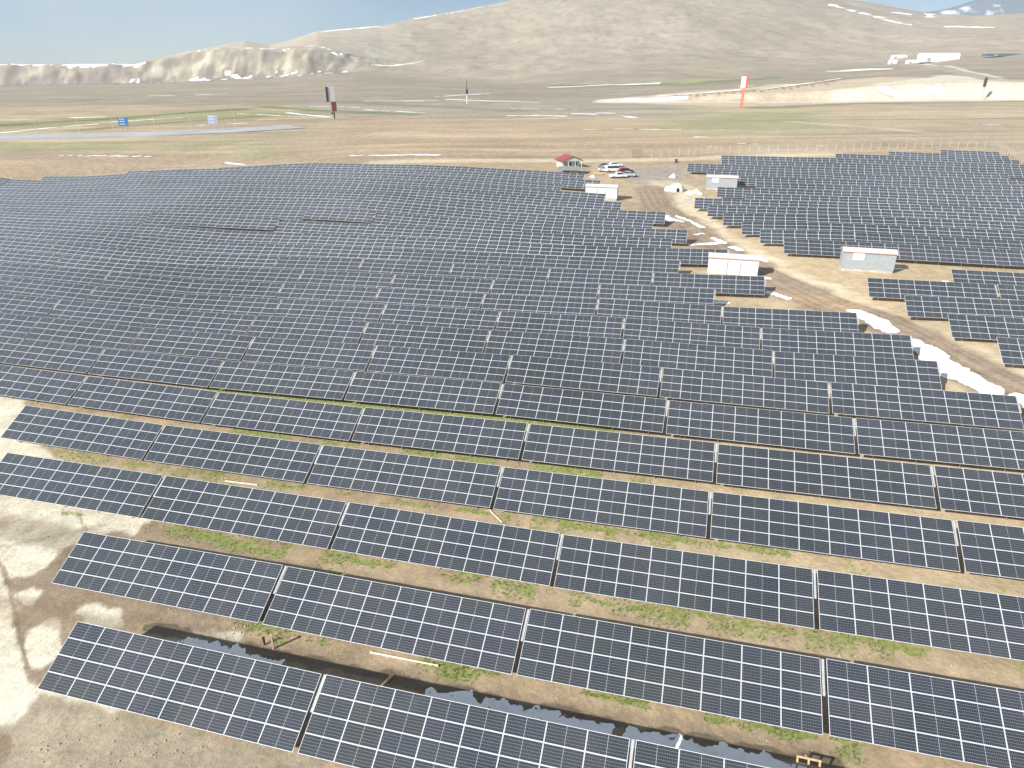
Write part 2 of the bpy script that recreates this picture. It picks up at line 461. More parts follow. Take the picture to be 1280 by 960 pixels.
# --- the plain and the hills
D = gy
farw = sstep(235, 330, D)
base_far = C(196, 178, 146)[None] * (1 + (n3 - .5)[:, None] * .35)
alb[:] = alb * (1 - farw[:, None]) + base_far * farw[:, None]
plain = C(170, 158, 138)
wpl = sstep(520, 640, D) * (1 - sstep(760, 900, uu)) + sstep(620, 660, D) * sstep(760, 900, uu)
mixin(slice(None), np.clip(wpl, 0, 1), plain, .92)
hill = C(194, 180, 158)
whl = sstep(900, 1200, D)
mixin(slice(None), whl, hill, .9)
streak = fbm(gx / 160, gy / 300, 201, 5)
k = whl * (streak - .5) * .32
alb *= (1 + k)[:, None]
band = fbm(gx / 130, gy / 7.5, 611, 4); spk = fbm(gx / 14, gy / 7, 621, 3)
bw = sstep(235, 300, D) * (1 - sstep(700, 1000, D))
alb *= (1 + bw * ((band - .5) * .62 + (spk - .5) * .32))[:, None]
b2 = fbm(gx / 220, gy / 34, 631, 5)
alb *= (1 + sstep(560, 800, D) * (1 - .6 * whl) * (b2 - .5) * .30)[:, None]
mixin(slice(None), sstep(.60, .72, fbm(gx / 90, gy / 40, 641)) * sstep(600, 700, D) * (1 - whl), C(168, 170, 130), .35)
# bands of fields between the plant and the road
for i, (v0, v1, c, a, u0, u1) in enumerate([
        (176, 196, (176, 172, 128), .8, -200, 330), (196, 214, (200, 178, 148), .8, -200, 300), (188, 194, (206, 188, 158), .8, -100, 280),
        (150, 200, (204, 180, 146), .75, 420, 1000), (166, 172, (216, 194, 160), .6, 430, 960), (178, 184, (186, 164, 136), .6, 430, 1000),
        (190, 197, (190, 172, 150), .6, 420, 700), (186, 191, (222, 206, 180), .5, 960, 1300),
        (150, 185, (198, 182, 152), .7, 1000, 1320), (160, 168, (186, 172, 146), .6, 1000, 1300), (138, 146, (206, 188, 160), .5, 1000, 1300),
        (134, 168, (182, 178, 138), .6, 840, 1020), (142, 158, (162, 168, 120), .45, 910, 1005), (148, 153, (168, 170, 124), .4, 820, 960),
        (158, 172, (190, 176, 140), .7, 270, 440), (128, 146, (176, 168, 150), .8, 380, 840)]):
    area([(u0, v0), (u1, v0), (u1 + 30, v1), (u0 - 30, v1)], C(*c), a, edge=14, rag=16, ns=45)
# field strips beyond the road
area([(-120, 158), (300, 136), (420, 141), (300, 150), (-120, 168)], C(170, 168, 120), .9, edge=16, rag=10, ns=60)
for l, c, wd in [([(-60, 160), (120, 150), (300, 136.5)], (120, 124, 72), 16), ([(100, 163), (230, 152), (330, 145)], (138, 136, 84), 14),
                 ([(330, 133), (410, 139), (520, 143)], (126, 140, 78), 14), ([(700, 107), (860, 106), (960, 98)], (134, 140, 110), 30),
                 ([(860, 103), (900, 99)], (180, 184, 120), 30), ([(440, 128), (640, 138), (820, 136)], (150, 148, 128), 24)]:
    stroke(l, wd, C(*c), .8, soft=.6, ragged=.35, ns=50)
# cut bank and quarry floor
area([(750, 128), (830, 117), (950, 108), (1100, 96), (1200, 98), (1320, 110), (1320, 128), (1100, 131), (940, 133)], C(220, 202, 172), .95, edge=6, rag=6, ns=20)
area([(1040, 122), (1100, 104), (1180, 94), (1320, 108), (1320, 124), (1060, 127)], C(240, 230, 204), .9, edge=6, rag=10, ns=16)
qn = fbm(gx / 12, gy / 5, 651, 4); qw = sstep(585, 598, D) * (1 - sstep(640, 660, D)) * sstep(850, 900, uu)
alb *= (1 + qw * (qn - .5) * .5)[:, None]
stroke([(760, 127), (960, 128), (1150, 125), (1280, 124)], 26, C(242, 230, 206), .9, soft=.4, ragged=.4, ns=30)
stroke([(950, 135), (1060, 130), (1280, 127)], 22, C(140, 132, 112), .8, soft=.5, ragged=.3, ns=40)
stroke([(1130, 80), (1190, 88), (1240, 100), (1330, 112)], 16, C(186, 176, 160), .9, soft=.3, ragged=.1, ns=40)
stroke([(1150, 78), (1200, 86), (1250, 97)], 7, C(236, 230, 214), .9, soft=.3, ragged=.1, ns=40)
stroke([(985, 152), (1100, 160), (1160, 166)], 7, C(222, 206, 180), .7, soft=.5, ragged=.3, ns=30)
stroke([(430, 172), (330, 176), (250, 190), (200, 200)], 7, C(206, 186, 156), .5, soft=.5, ragged=.5, ns=20)
b3 = fbm(gx / 110, gy / 6.0, 661, 4); b4 = fbm(gx / 24, gy / 9, 671, 4)
alb *= (1 + sstep(232, 260, D) * (1 - sstep(520, 600, D)) * ((b3 - .5) * .5 + (b4 - .5) * .28))[:, None]
mixin(slice(None), sstep(232, 260, D) * (1 - sstep(420, 560, D)) * sstep(.56, .68, fbm(gx / 70, gy / 9, 681, 4)), C(190, 166, 144), .4)
# cliffs: pale banded rock
slope = np.hypot(*np.gradient(GZ, axis=(0, 1))).ravel() * 0
dz_r = np.gradient(GZ, axis=0) / np.gradient(RR, axis=0)
slope = np.abs(dz_r).ravel()
clf = sstep(.16, .38, slope) * sstep(1000, 1090, D) * (1 - sstep(1300, 1500, D)) * (1 - sstep(420, 500, uu))
rk = fbm(gx / 26, gy / 30, 301, 5); rk2 = fbm(gx / 9, GZ.ravel() / 14, 302, 4)
mixin(slice(None), clf, C(196, 186, 164), .9)
mixin(slice(None), clf * sstep(.49, .60, rk), C(142, 138, 130), .6)
mixin(slice(None), clf * sstep(.52, .62, rk2), C(166, 154, 136), .6)
mixin(slice(None), clf * sstep(.52, .40, rk2) * sstep(.5, .4, rk), C(238, 228, 204), .6)
mixin(slice(None), clf * sstep(.60, .40, rk) * 0, C(240, 232, 214), .8)
rimy = .5 * (1 - sstep(470, 560, uu)) * sstep(1130, 1170, D) * (1 - sstep(1500, 1560, D)) * sstep(.56, .68, fbm(gx / 28, gy / 60, 333))
MASK[:, 0] = np.maximum(MASK[:, 0], rimy * .9)
mixin(slice(None), sstep(1195, 1260, D) * (1 - sstep(440, 560, uu)), C(212, 200, 178), .7)
foot = sstep(990, 1060, D) * (1 - sstep(1090, 1130, D)) * (1 - sstep(420, 480, uu))
mixin(slice(None), foot * sstep(.42, .56, rk), C(160, 148, 140), .7)
MASK[:, 0] = np.maximum(MASK[:, 0], foot * sstep(.60, .68, fbm(gx / 26, gy / 26, 334)) * .4)
mixin(slice(None), whl * sstep(440, 520, uu) * sstep(.56, .66, fbm(gx / 22, gy / 60, 71, 4)), C(172, 162, 144), .45)
mixin(slice(None), whl * sstep(440, 520, uu) * sstep(.58, .7, fbm(gx / 60, gy / 150, 77, 4)), C(206, 196, 172), .35)
dots = sstep(.60, .68, fbm(gx / 10, gy / 14, 335, 3)) * (1 - sstep(430, 480, uu)) * sstep(150, 220, uu)
MASK[:, 0] = np.maximum(MASK[:, 0], dots * (sstep(1150, 1170, D) * (1 - sstep(1225, 1260, D)) + sstep(1050, 1070, D) * (1 - sstep(1100, 1115, D))) * .9)
mixin(slice(None), sstep(.5, .6, fbm(gx / 12, gy / 16, 336, 3)) * sstep(1040, 1060, D) * (1 - sstep(1105, 1125, D)) * (1 - sstep(420, 480, uu)), C(140, 130, 122), .6)
mixin(slice(None), whl * sstep(440, 520, uu) * sstep(.60, .70, fbm(gx / 9, gy / 26, 79, 3)), C(158, 148, 134), .45)
# gullies on the big hill and scattered stones and snow
rg = np.abs(fbm(gx / 90, gy / 260, 71) - .5) * 2
mixin(slice(None), whl * (1 - sstep(0, .16, rg)) * sstep(440, 560, uu), C(172, 160, 144), .3)
mixin(slice(None), sstep(1700, 2400, D) * sstep(.5, .7, fbm(gx / 80, gy / 200, 401)) * sstep(560, 700, uu), C(178, 170, 158), .5)
stroke([(830, 119.6), (930, 113.6), (985, 108.6), (1050, 99.8)], 5, C(140, 104, 78), .9, soft=.4, ragged=.9, ns=5)
for u_ in range(835, 1050, 9):
    v_ = np.interp(u_, [830, 930, 985, 1050], [119.6, 113.6, 108.6, 99.8])
    stroke([(u_, v_), (u_ + 1, v_ + random.uniform(1.5, 4))], 2.6, C(150, 112, 84), .7, soft=.5, ragged=.5, ns=3)
# snow streaks on the plain (left end, right end, width)
for p, wd in [([(455, 126), (545, 126)], 9), ([(545, 121), (610, 117)], 8), ([(560, 124), (670, 128)], 8), ([(690, 109), (760, 106), (820, 104)], 16),
              ([(637, 144.5), (668, 144.5)], 6), ([(672, 144), (704, 145)], 8), ([(718, 142), (742, 142.5)], 9), ([(748, 141), (766, 141.5)], 7), ([(772, 144), (794, 147)], 8),
              ([(725, 162), (790, 161)], 4), ([(792, 161.5), (850, 162)], 4.5), ([(440, 194.5), (480, 194), (560, 193.5)], 3.6), ([(283, 203.5), (306, 206)], 3),
              ([(1, 166), (60, 160), (120, 155)], 6), ([(130, 153), (225, 147)], 5), ([(235, 157), (310, 154)], 4), ([(320, 150), (345, 149)], 5),
              ([(90, 147), (130, 146)], 7), ([(187, 119.5), (222, 119)], 9), ([(247, 118.5), (283, 117)], 9), ([(158, 100), (215, 103)], 5),
              ([(465, 81), (528, 76)], 14), ([(76, 194.5), (190, 195.5)], 2.2), ([(820, 120), (880, 116), (925, 112)], 10), ([(780, 126), (850, 121)], 14),
              ([(926, 107.5), (990, 105)], 9), ([(950, 112), (1050, 98)], 7), ([(1034, 89), (1110, 86)], 16), ([(1020, 182), (1030, 182)], 2), ([(1220, 156), (1250, 156)], 3),
              ([(870, 171), (884, 171)], 3), ([(924, 179), (946, 180)], 2.5), ([(885, 183), (905, 185)], 2.2), ([(390, 133), (450, 134)], 6), ([(360, 141), (408, 146)], 6),
              ([(455, 137), (530, 141)], 5), ([(300, 142), (380, 146)], 4), ([(640, 136), (720, 137)], 4), ([(1100, 110), (1180, 118)], 8), ([(540, 130), (640, 130)], 4)]:
    stroke(p, wd * .68, mask=0, amt=.85, soft=.7, ragged=.55, ns=wd * 1.6)
# snow along the skyline
for p, wd in [([(-100, 80.8), (0, 80.6), (100, 80.6), (176, 80.2)], 14), ([(400, 39.6), (470, 33)], 16), ([(520, 23), (600, 9), (650, 0)], 8), ([(1120, 16), (1160, 21), (1230, 19), (1320, 14)], 22),
              ([(1040, 6), (1100, 22)], 22), ([(1105, 24), (1140, 32)], 16), ([(1190, 33), (1240, 34)], 18)]:
    stroke(p, wd, mask=0, soft=.4, ragged=.9, ns=26)
# --- inside the plant
aisle_n = fbm(gx / 3.0, gy / 1.2, 501); perp = gx * NX + gy * NY; alng = gx * AX + gy * AY
ph = (perp - (PF - RUN)) / ROWP; kk = np.floor(ph + .35); off = perp - (PF - RUN + ROWP * kk)      # metres from the lower edge
nearw = (perp > 12) & (perp < 215)
sandw = sstep(-8, 16, alng + (perp - 40) * .0) * sstep(38, 50, perp) * nearw
mixin(slice(None), sandw, C(222, 200, 160), .75)
# green strips along the drip edges
ga = sstep(-1.5, -.5, off) * (1 - sstep(.9, 1.8, off))
ga2 = sstep(-2.8, -2.0, off) * (1 - sstep(1.2, 2.0, off))
gp = sstep(.46, .62, fbm(alng / 2.6, kk * 7.3, 511)) * ga * (1 - sstep(-6, 22, alng - (perp < 50) * 40)) * (perp > 26) * (perp < 175)
left_long = ((perp > 47) & (perp < 66) & (alng < -6) & (alng > -(perp - 8))) * np.where(perp < 54, sstep(.38, .5, fbm(alng / 3, kk, 512)), 1.0)
gp = np.maximum(gp * .8, left_long * ga2 * 1.0)
MASK[:, 1] = np.maximum(MASK[:, 1], gp * .95)
MASK[:, 1] = np.maximum(MASK[:, 1], (perp > 66) * (perp < 190) * (alng < 10) * .42 * ga)
# dirt track and yard
yard = [(740, 205), (860, 207), (880, 222), (880, 250), (900, 270), (840, 262), (800, 254), (770, 246), (735, 230)]
area(yard, C(200, 180, 148), .95, edge=2, rag=3, ns=8)
area([(790, 210), (850, 208), (860, 222), (820, 236), (780, 226)], C(182, 172, 160), .85, edge=2, rag=3.5, ns=6)
stroke([(470, 203), (700, 201), (860, 199), (900, 196.5), (1040, 193)], 7, C(228, 214, 182), .85, soft=.4, ragged=.2, ns=8)
stroke([(830, 230), (860, 238), (872, 262)], 9, C(226, 212, 176), .8, soft=.4, ragged=.4, ns=5)
stroke([(860, 246), (880, 285), (950, 325), (1050, 378), (1130, 410), (1210, 445), (1330, 505)], 7, C(238, 220, 184), .95, soft=.35, ragged=.3, ns=5)
stroke([(1020, 335), (1100, 350), (1180, 345), (1300, 345)], 9, C(214, 190, 150), .8, soft=.4, ragged=.3, ns=6)
track = [(812, 236), (822, 258), (868, 290), (912, 322), (968, 352), (1040, 384), (1100, 402), (1160, 432), (1215, 462), (1290, 500), (1400, 560)]
stroke(track, 8.5, C(178, 158, 134), .95, soft=.25, ragged=.22, ns=5)
stroke([(850, 283), (900, 318), (950, 345)], 2.2, C(168, 144, 124), .9, soft=.4, ragged=.3, ns=3)
stroke([(905, 362), (1000, 372), (1060, 384)], 5, C(196, 168, 134), .9, soft=.3, ragged=.3, ns=4)
T_ = [at(*q) for q in track]
for off_ in (-2.6, -1.1, .4, 1.9, 3.0):
    jit = [random.uniform(-.5, .5) for q in T_]
    pl = []
    for i, q in enumerate(T_):
        d = T_[min(i + 1, len(T_) - 1)] - T_[max(i - 1, 0)]; d = d / np.hypot(*d)
        pl.append(q + np.array([-d[1], d[0]]) * (off_ + jit[i]))
    stroke(pl, .55, C(134, 114, 96), .55, soft=.6, ragged=.6, ns=1.5, world=True)
for p, wd in [([(1072, 389), (1092, 400), (1112, 413)], 2.6), ([(1138, 427), (1160, 440), (1190, 462), (1232, 486)], 3.0), ([(1165, 448), (1225, 483)], 3.2),
              ([(845, 270), (862, 276), (878, 284)], 1.3), ([(868, 293), (878, 292)], 1.0), ([(890, 297), (906, 304)], 1.2), ([(916, 309), (926, 313)], 1.6),
              ([(864, 306), (896, 304)], 1.5), ([(843, 275), (853, 277)], 1.6), ([(962, 365), (985, 373)], 1.3), ([(894, 378), (908, 378)], 1.5), ([(833, 270), (838, 276)], 1.8),
              ([(944, 320), (956, 326)], 1.2), ([(1030, 391), (1066, 398)], .6), ([(868, 238), (874, 243)], 1.6), ([(1278, 497), (1300, 512)], 2.2), ([(943, 344), (960, 348)], 1.5),
              ([(1114, 335), (1130, 336.5)], 1.0), ([(1182, 352), (1190, 356)], 1.0), ([(850, 344), (884, 346)], .8), ([(762, 258), (770, 258)], 1.2)]:
    stroke(p, wd, mask=0, soft=.35, ragged=.4, ns=2.0)
# pale slab ground on the left, wet silt over it
pale = C(246, 236, 210)
area([(-220, 440), (30, 500), (52, 556), (188, 650), (176, 664), (300, 700), (300, 800), (130, 900), (-60, 1010), (-300, 1010)], pale, 1, edge=.6, rag=.5, ns=2, clear=1)
wetb = C(168, 148, 122)
area([(9, 726), (30, 722), (60, 706), (84, 684), (112, 672), (150, 664), (168, 668), (180, 652), (230, 662), (420, 720), (420, 780), (140, 800), (96, 790), (82, 830), (56, 860), (44, 854), (28, 838), (27, 810), (20, 770)],
     wetb, .95, edge=.35, rag=.8, ns=1.6)
area([(24, 742), (40, 733), (56, 740), (42, 758), (28, 760)], pale, .95, edge=.25, rag=.35, ns=.8)
area([(30, 790), (62, 774), (76, 780), (74, 815), (52, 838), (34, 826)], pale, .95, edge=.25, rag=.4, ns=1)
area([(96, 762), (118, 752), (150, 764), (152, 782), (110, 788)], pale, .95, edge=.3, rag=.4, ns=1)
area([(-40, 862), (30, 850), (60, 862), (40, 890), (10, 910), (-60, 920)], pale, .95, edge=.35, rag=.4, ns=1)
area([(52, 866), (400, 950), (420, 1100), (-200, 1100), (-60, 925), (18, 905)], C(186, 172, 146), .95, edge=.5, rag=.6, ns=1.5)
area([(-40, 912), (14, 918), (8, 950), (-40, 960)], C(160, 138, 112), .9, edge=.4, rag=.4, ns=1)
stroke([(-10, 680), (10, 728), (34, 836)], .25, C(150, 132, 108), .8, soft=.5, ragged=.5, ns=.6)
stroke([(96, 640), (109, 664)], .2, C(150, 136, 112), .7, soft=.5, ragged=.4, ns=.5)
stroke([(0, 684), (60, 672), (130, 656)], .3, C(200, 186, 160), .8, soft=.5, ragged=.6, ns=.8)
# damp ground and melting snow in the shade behind the first row
def rowline(p, a0, a1): return [np.array([NX * p + AX * a, NY * p + AY * a]) for a in np.linspace(a0, a1, 12)]
P_A = 21.16 + RUN                        # across-row position of the first row's top edge
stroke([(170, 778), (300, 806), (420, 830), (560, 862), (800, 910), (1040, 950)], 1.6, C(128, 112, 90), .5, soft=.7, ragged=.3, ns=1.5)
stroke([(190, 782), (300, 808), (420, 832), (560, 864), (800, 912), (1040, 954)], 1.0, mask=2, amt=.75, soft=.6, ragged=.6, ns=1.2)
stroke([(232, 802), (262, 810), (292, 818), (345, 832)], .62, mask=0, soft=.3, ragged=.8, ns=.5)
stroke([(272, 808), (290, 812)], .7, mask=0, soft=.3, ragged=.8, ns=.5)
stroke([(352, 836), (372, 840)], .35, mask=0, soft=.3, ragged=.8, ns=.4)
stroke([(540, 868), (590, 878), (640, 892), (700, 902), (760, 916)], .85, mask=0, soft=.3, ragged=.7, ns=.6)
stroke([(610, 878), (690, 894)], .6, mask=0, soft=.3, ragged=.8, ns=.5)
stroke([(790, 922), (850, 934), (905, 944), (960, 952), (1000, 966)], 1.0, mask=0, soft=.3, ragged=.7, ns=.6)
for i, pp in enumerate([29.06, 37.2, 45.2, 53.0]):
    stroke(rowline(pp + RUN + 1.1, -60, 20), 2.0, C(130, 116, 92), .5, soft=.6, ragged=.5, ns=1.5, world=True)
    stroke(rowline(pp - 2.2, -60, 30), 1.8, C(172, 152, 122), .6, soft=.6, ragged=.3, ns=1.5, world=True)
for a in (-47, -40, -33, -25, -19, -12.5, -9, -4, 1.5, 5, 9):
    for pp in (29.06, 37.2, 45.2):
        aa = a + random.uniform(-3, 3)
        if pp < 30 and aa < -25: continue
        stroke(rowline(pp + .15 + random.uniform(-.15, .25), aa - random.uniform(.5, 2), aa + random.uniform(.6, 2)), random.uniform(.45, 1.0), mask=1, soft=.7, ragged=.8, ns=.8, world=True)
for (u, v) in [(265, 672), (300, 682), (335, 690), (590, 716), (690, 650), (805, 668), (855, 760), (965, 690), (1080, 800), (1130, 810), (560, 840), (410, 720)]:
    p = at(u, v); stroke([p - [1.2 * AX, 1.2 * AY], p + [1.2 * AX, 1.2 * AY]], 1.0, mask=1, soft=.6, ragged=.8, ns=.6, world=True)
alb = np.clip(alb, .02, .9)

def build_ground():
    me = bpy.data.meshes.new('ground')
    nr, nc = GX.shape
    me.vertices.add(NV)
    co = np.stack([GX, GY, GZ], -1).reshape(-1, 3)
    me.vertices.foreach_set('co', co.ravel())
    i = np.arange((nr - 1) * (nc - 1)); rr_, cc = i // (nc - 1), i % (nc - 1)
    a = rr_ * nc + cc
    f = np.stack([a, a + 1, a + nc + 1, a + nc], -1).astype(np.int32)
    me.loops.add(f.size); me.loops.foreach_set('vertex_index', f.ravel())
    me.polygons.add(len(f)); me.polygons.foreach_set('loop_start', np.arange(len(f), dtype=np.int32) * 4)
    me.update(calc_edges=True)
    me.polygons.foreach_set('use_smooth', np.ones(len(f), bool))
    ca = me.attributes.new('albedo', 'FLOAT_COLOR', 'POINT')
    ca.data.foreach_set('color', np.concatenate([alb, np.ones((NV, 1))], 1).astype(np.float32).ravel())
    cm = me.attributes.new('mask', 'FLOAT_COLOR', 'POINT')
    cm.data.foreach_set('color', MASK.astype(np.float32).ravel())
    m = bpy.data.materials.new('ground_soil'); m.use_nodes = True
    n = m.node_tree; L = n.links; b = n.nodes['Principled BSDF']
    A = n.nodes.new('ShaderNodeAttribute'); A.attribute_name = 'albedo'
    K = n.nodes.new('ShaderNodeAttribute'); K.attribute_name = 'mask'
    sp_ = n.nodes.new('ShaderNodeSeparateColor'); L.new(K.outputs['Color'], sp_.inputs[0])
    geo = n.nodes.new('ShaderNodeNewGeometry')
    def noise(scale, det=6, rough=.6):
        q = n.nodes.new('ShaderNodeTexNoise'); q.inputs['Scale'].default_value = scale
        q.inputs['Detail'].default_value = det; q.inputs['Roughness'].default_value = rough
        L.new(geo.outputs['Position'], q.inputs['Vector']); return q.outputs[0]
    def mr(src, a0, a1, b0, b1):
        q = n.nodes.new('ShaderNodeMapRange')
        for i_, v_ in enumerate((a0, a1, b0, b1)): q.inputs[i_ + 1].default_value = v_
        L.new(src, q.inputs[0]); return q.outputs[0]
    def mt(op, x, y):
        q = n.nodes.new('ShaderNodeMath'); q.operation = op
        for i_, v_ in enumerate((x, y)):
            if isinstance(v_, (int, float)): q.inputs[i_].default_value = v_
            else: L.new(v_, q.inputs[i_])
        return q.outputs[0]
    nf = noise(3.2, 8, .65); nm = noise(.55, 8, .6); nl = noise(.03, 8, .6)
    gr = noise(9, 5, .75)
    var = mt('MULTIPLY', mr(gr, .3, .7, .86, 1.13), mt('MULTIPLY', mr(nf, .3, .7, .82, 1.16), mt('MULTIPLY', mr(nm, .3, .7, .78, 1.18), mr(nl, .3, .7, .88, 1.10))))
    sc = n.nodes.new('ShaderNodeVectorMath'); sc.operation = 'SCALE'
    L.new(A.outputs['Color'], sc.inputs[0]); L.new(var, sc.inputs['Scale'])
    def mixc(fac, a_, c):
        q = n.nodes.new('ShaderNodeMix'); q.data_type = 'RGBA'
        L.new(fac, q.inputs[0]); L.new(a_, q.inputs[6])
        if isinstance(c, tuple): q.inputs[7].default_value = c
        else: L.new(c, q.inputs[7])
        return q.outputs[2]
    # grass
    gn = noise(2.4, 7, .7)
    gf = mr(mt('ADD', sp_.outputs[1], mt('MULTIPLY', mt('SUBTRACT', gn, .5), 1.7)), .60, 1.0, 0, .75)
    gcr = n.nodes.new('ShaderNodeValToRGB')
    gcr.color_ramp.elements[0].color = (.15, .18, .04, 1); gcr.color_ramp.elements[1].color = (.25, .36, .07, 1)
    L.new(nf, gcr.inputs[0])
    c1 = mixc(gf, sc.outputs[0], gcr.outputs[0])
    # wet
    wf = mr(mt('ADD', sp_.outputs[2], mt('MULTIPLY', mt('SUBTRACT', nm, .5), .9)), .4, .7, 0, 1)
    dk = n.nodes.new('ShaderNodeVectorMath'); dk.operation = 'SCALE'; dk.inputs['Scale'].default_value = .5
    L.new(c1, dk.inputs[0])
    c2 = mixc(wf, c1, dk.outputs[0])
    # snow
    sp_white = n.nodes.new('ShaderNodeRGB'); sp_white.outputs[0].default_value = (.90, .92, .90, 1)
    sf = mr(mt('ADD', sp_.outputs[0], mt('MULTIPLY', mt('SUBTRACT', noise(1.4, 9, .7), .5), 1.3)), .42, .62, 0, .96)
    ring = mr(sp_.outputs[0], .04, .4, 0, .42)
    dk2 = n.nodes.new('ShaderNodeVectorMath'); dk2.operation = 'SCALE'; dk2.inputs['Scale'].default_value = .55
    L.new(c2, dk2.inputs[0]); c2 = mixc(ring, c2, dk2.outputs[0])
    c3 = mixc(sf, c2, mixc(mr(nm, .52, .72, 0, .55), sp_white.outputs[0], (.60, .57, .52, 1)))
    L.new(c3, b.inputs['Base Color'])
    rg_ = mr(wf, 0, 1, .92, .28); L.new(rg_, b.inputs['Roughness'])
    b.inputs['Specular IOR Level'].default_value = .25
    bp = n.nodes.new('ShaderNodeBump'); bp.inputs['Strength'].default_value = .55; bp.inputs['Distance'].default_value = .12
    ng = noise(14, 4, .7)
    L.new(mt('ADD', mt('ADD', nf, mt('MULTIPLY', nm, 1.6)), mt('MULTIPLY', ng, .35)), bp.inputs['Height']); L.new(bp.outputs[0], b.inputs['Normal'])
    me.materials.append(m)
    tag(link('ground', me), 'bare tan soil, fields and hills with thin snow streaks', kind='structure')
build_ground()

# ------------------------------------------------------------------ highway ribbon and mountain beyond
def ribbon(name, pts, width, mat, lift, thick=.25):
    P = [at(*p) for p in pts]; Q = []
    for a, b in zip(P[:-1], P[1:]):
        for t in np.linspace(0, 1, 14)[:-1]: Q.append(a + (b - a) * t)
    Q.append(P[-1]); V = []
    for i, q in enumerate(Q):
        d = Q[min(i + 1, len(Q) - 1)] - Q[max(i - 1, 0)]; d = d / np.hypot(*d); nn = np.array([-d[1], d[0]])
        l, r_ = q + nn * width / 2, q - nn * width / 2
        z = max(gz(*l), gz(*r_), gz(*q)) + lift
        V += [(l[0], l[1], z), (r_[0], r_[1], z), (l[0], l[1], z - thick - 1.0), (r_[0], r_[1], z - thick - 1.0)]
    mb = MB(); F = []
    for i in range(len(Q) - 1):
        a = i * 4
        F += [(a, a + 1, a + 5, a + 4), (a, a + 4, a + 6, a + 2), (a + 1, a + 3, a + 7, a + 5)]
    mb.add(V, F)
    return link(name, mb.mesh(name, [mat]))
M_ASPH = noisy('worn_asphalt', (.42, .42, .42), .85, .05, .15)
tag(ribbon('highway', [(-140, 175.5), (0, 172.5), (100, 170.5), (200, 167.5), (300, 163), (370, 158.5)], 24, M_ASPH, .3), 'pale grey highway crossing the plain', kind='structure')
M_PAINT = newmat('road_paint', (.8, .8, .8), .7)
tag(ribbon('road_line', [(-140, 175.5), (0, 172.5), (100, 170.5), (200, 167.5), (300, 163), (370, 158.5)], .4, M_PAINT, .31, .0), 'white line along the highway', kind='structure')
def far_mountain():
    mb = MB(); nu, nd = 110, 20
    V = []
    for j in range(nd):
        Dm = 3500 + j * 50
        for i in range(nu):
            u = 1020 + i * 6.0
            x = (u - 640) / 957 * Dm
            prof = np.interp(u, [1020, 1110, 1140, 1170, 1210, 1300, 1400, 1700, 1980], [24, 20, 12, 4, -4, -16, -10, 0, 20])
            hh = 33 + Tv(prof) * 4000
            t = 1 - abs(j / (nd - 1) * 2 - 1)
            nz = float(fbm(np.array([x / 220.]), np.array([Dm / 130.]), 5)[0]) - .5
            V.append((x, Dm, max(-20, hh * (t ** .8) + nz * 80 * t)))
    F = [(j * nu + i, j * nu + i + 1, (j + 1) * nu + i + 1, (j + 1) * nu + i) for j in range(nd - 1) for i in range(nu - 1)]
    mb.add(V, F)
    m = newmat('haze_tinted_rock', (.20, .24, .30), .9)  # blue of distant haze painted into the rock colour
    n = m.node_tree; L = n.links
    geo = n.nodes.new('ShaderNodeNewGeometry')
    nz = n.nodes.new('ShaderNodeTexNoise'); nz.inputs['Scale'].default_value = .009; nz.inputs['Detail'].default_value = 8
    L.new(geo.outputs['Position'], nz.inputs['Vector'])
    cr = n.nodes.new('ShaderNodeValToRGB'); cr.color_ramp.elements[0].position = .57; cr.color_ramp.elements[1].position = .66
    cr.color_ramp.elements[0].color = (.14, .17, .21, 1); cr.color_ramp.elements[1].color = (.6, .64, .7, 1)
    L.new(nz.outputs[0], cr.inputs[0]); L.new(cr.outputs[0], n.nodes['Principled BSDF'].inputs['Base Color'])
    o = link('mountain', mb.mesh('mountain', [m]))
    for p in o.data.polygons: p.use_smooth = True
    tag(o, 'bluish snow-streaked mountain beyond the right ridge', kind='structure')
far_mountain()

# ------------------------------------------------------------------ solar tables
MW, MH = 2.0975, SL / 4
def module_mesh():
    mb = MB(); fw = .025; t = .038
    x0, x1, y0, y1 = .006, MW - .006, .005, MH - .005
    a = [(x0, y0, 0), (x1, y0, 0), (x1, y1, 0), (x0, y1, 0)]
    T = [(p[0], p[1], t) for p in a]
    ix0, ix1, iy0, iy1 = x0 + fw, x1 - fw, y0 + fw, y1 - fw
    I = [(ix0, iy0, t), (ix1, iy0, t), (ix1, iy1, t), (ix0, iy1, t)]
    mb.add(a + T + I, [(0, 1, 5, 4), (1, 2, 6, 5), (2, 3, 7, 6), (3, 0, 4, 7), (4, 5, 9, 8), (5, 6, 10, 9), (6, 7, 11, 10), (7, 4, 8, 11)], 0)
    me_v = len(mb.v)
    G = [(p[0], p[1], t - .003) for p in I]
    mb.add(G, [(0, 1, 2, 3)], 1)
    mb.add([(p[0], p[1], .002) for p in a], [(3, 2, 1, 0)], 2)
    me = bpy.data.meshes.new('solar_module'); me.from_pydata(mb.v, [], mb.f)
    me.polygons.foreach_set('material_index', mb.m)
    for m in (M_FRAME, M_CELL, M_BACK): me.materials.append(m)
    uv = me.uv_layers.new(name='UVMap')
    for p in me.polygons:
        for li in p.loop_indices:
            v = me.vertices[me.loops[li].vertex_index].co
            uv.data[li].uv = ((v.x - ix0) / (ix1 - ix0), (v.y - iy0) / (iy1 - iy0))
    me.update(); return me
ME_MOD = module_mesh()
TW = MW * 8
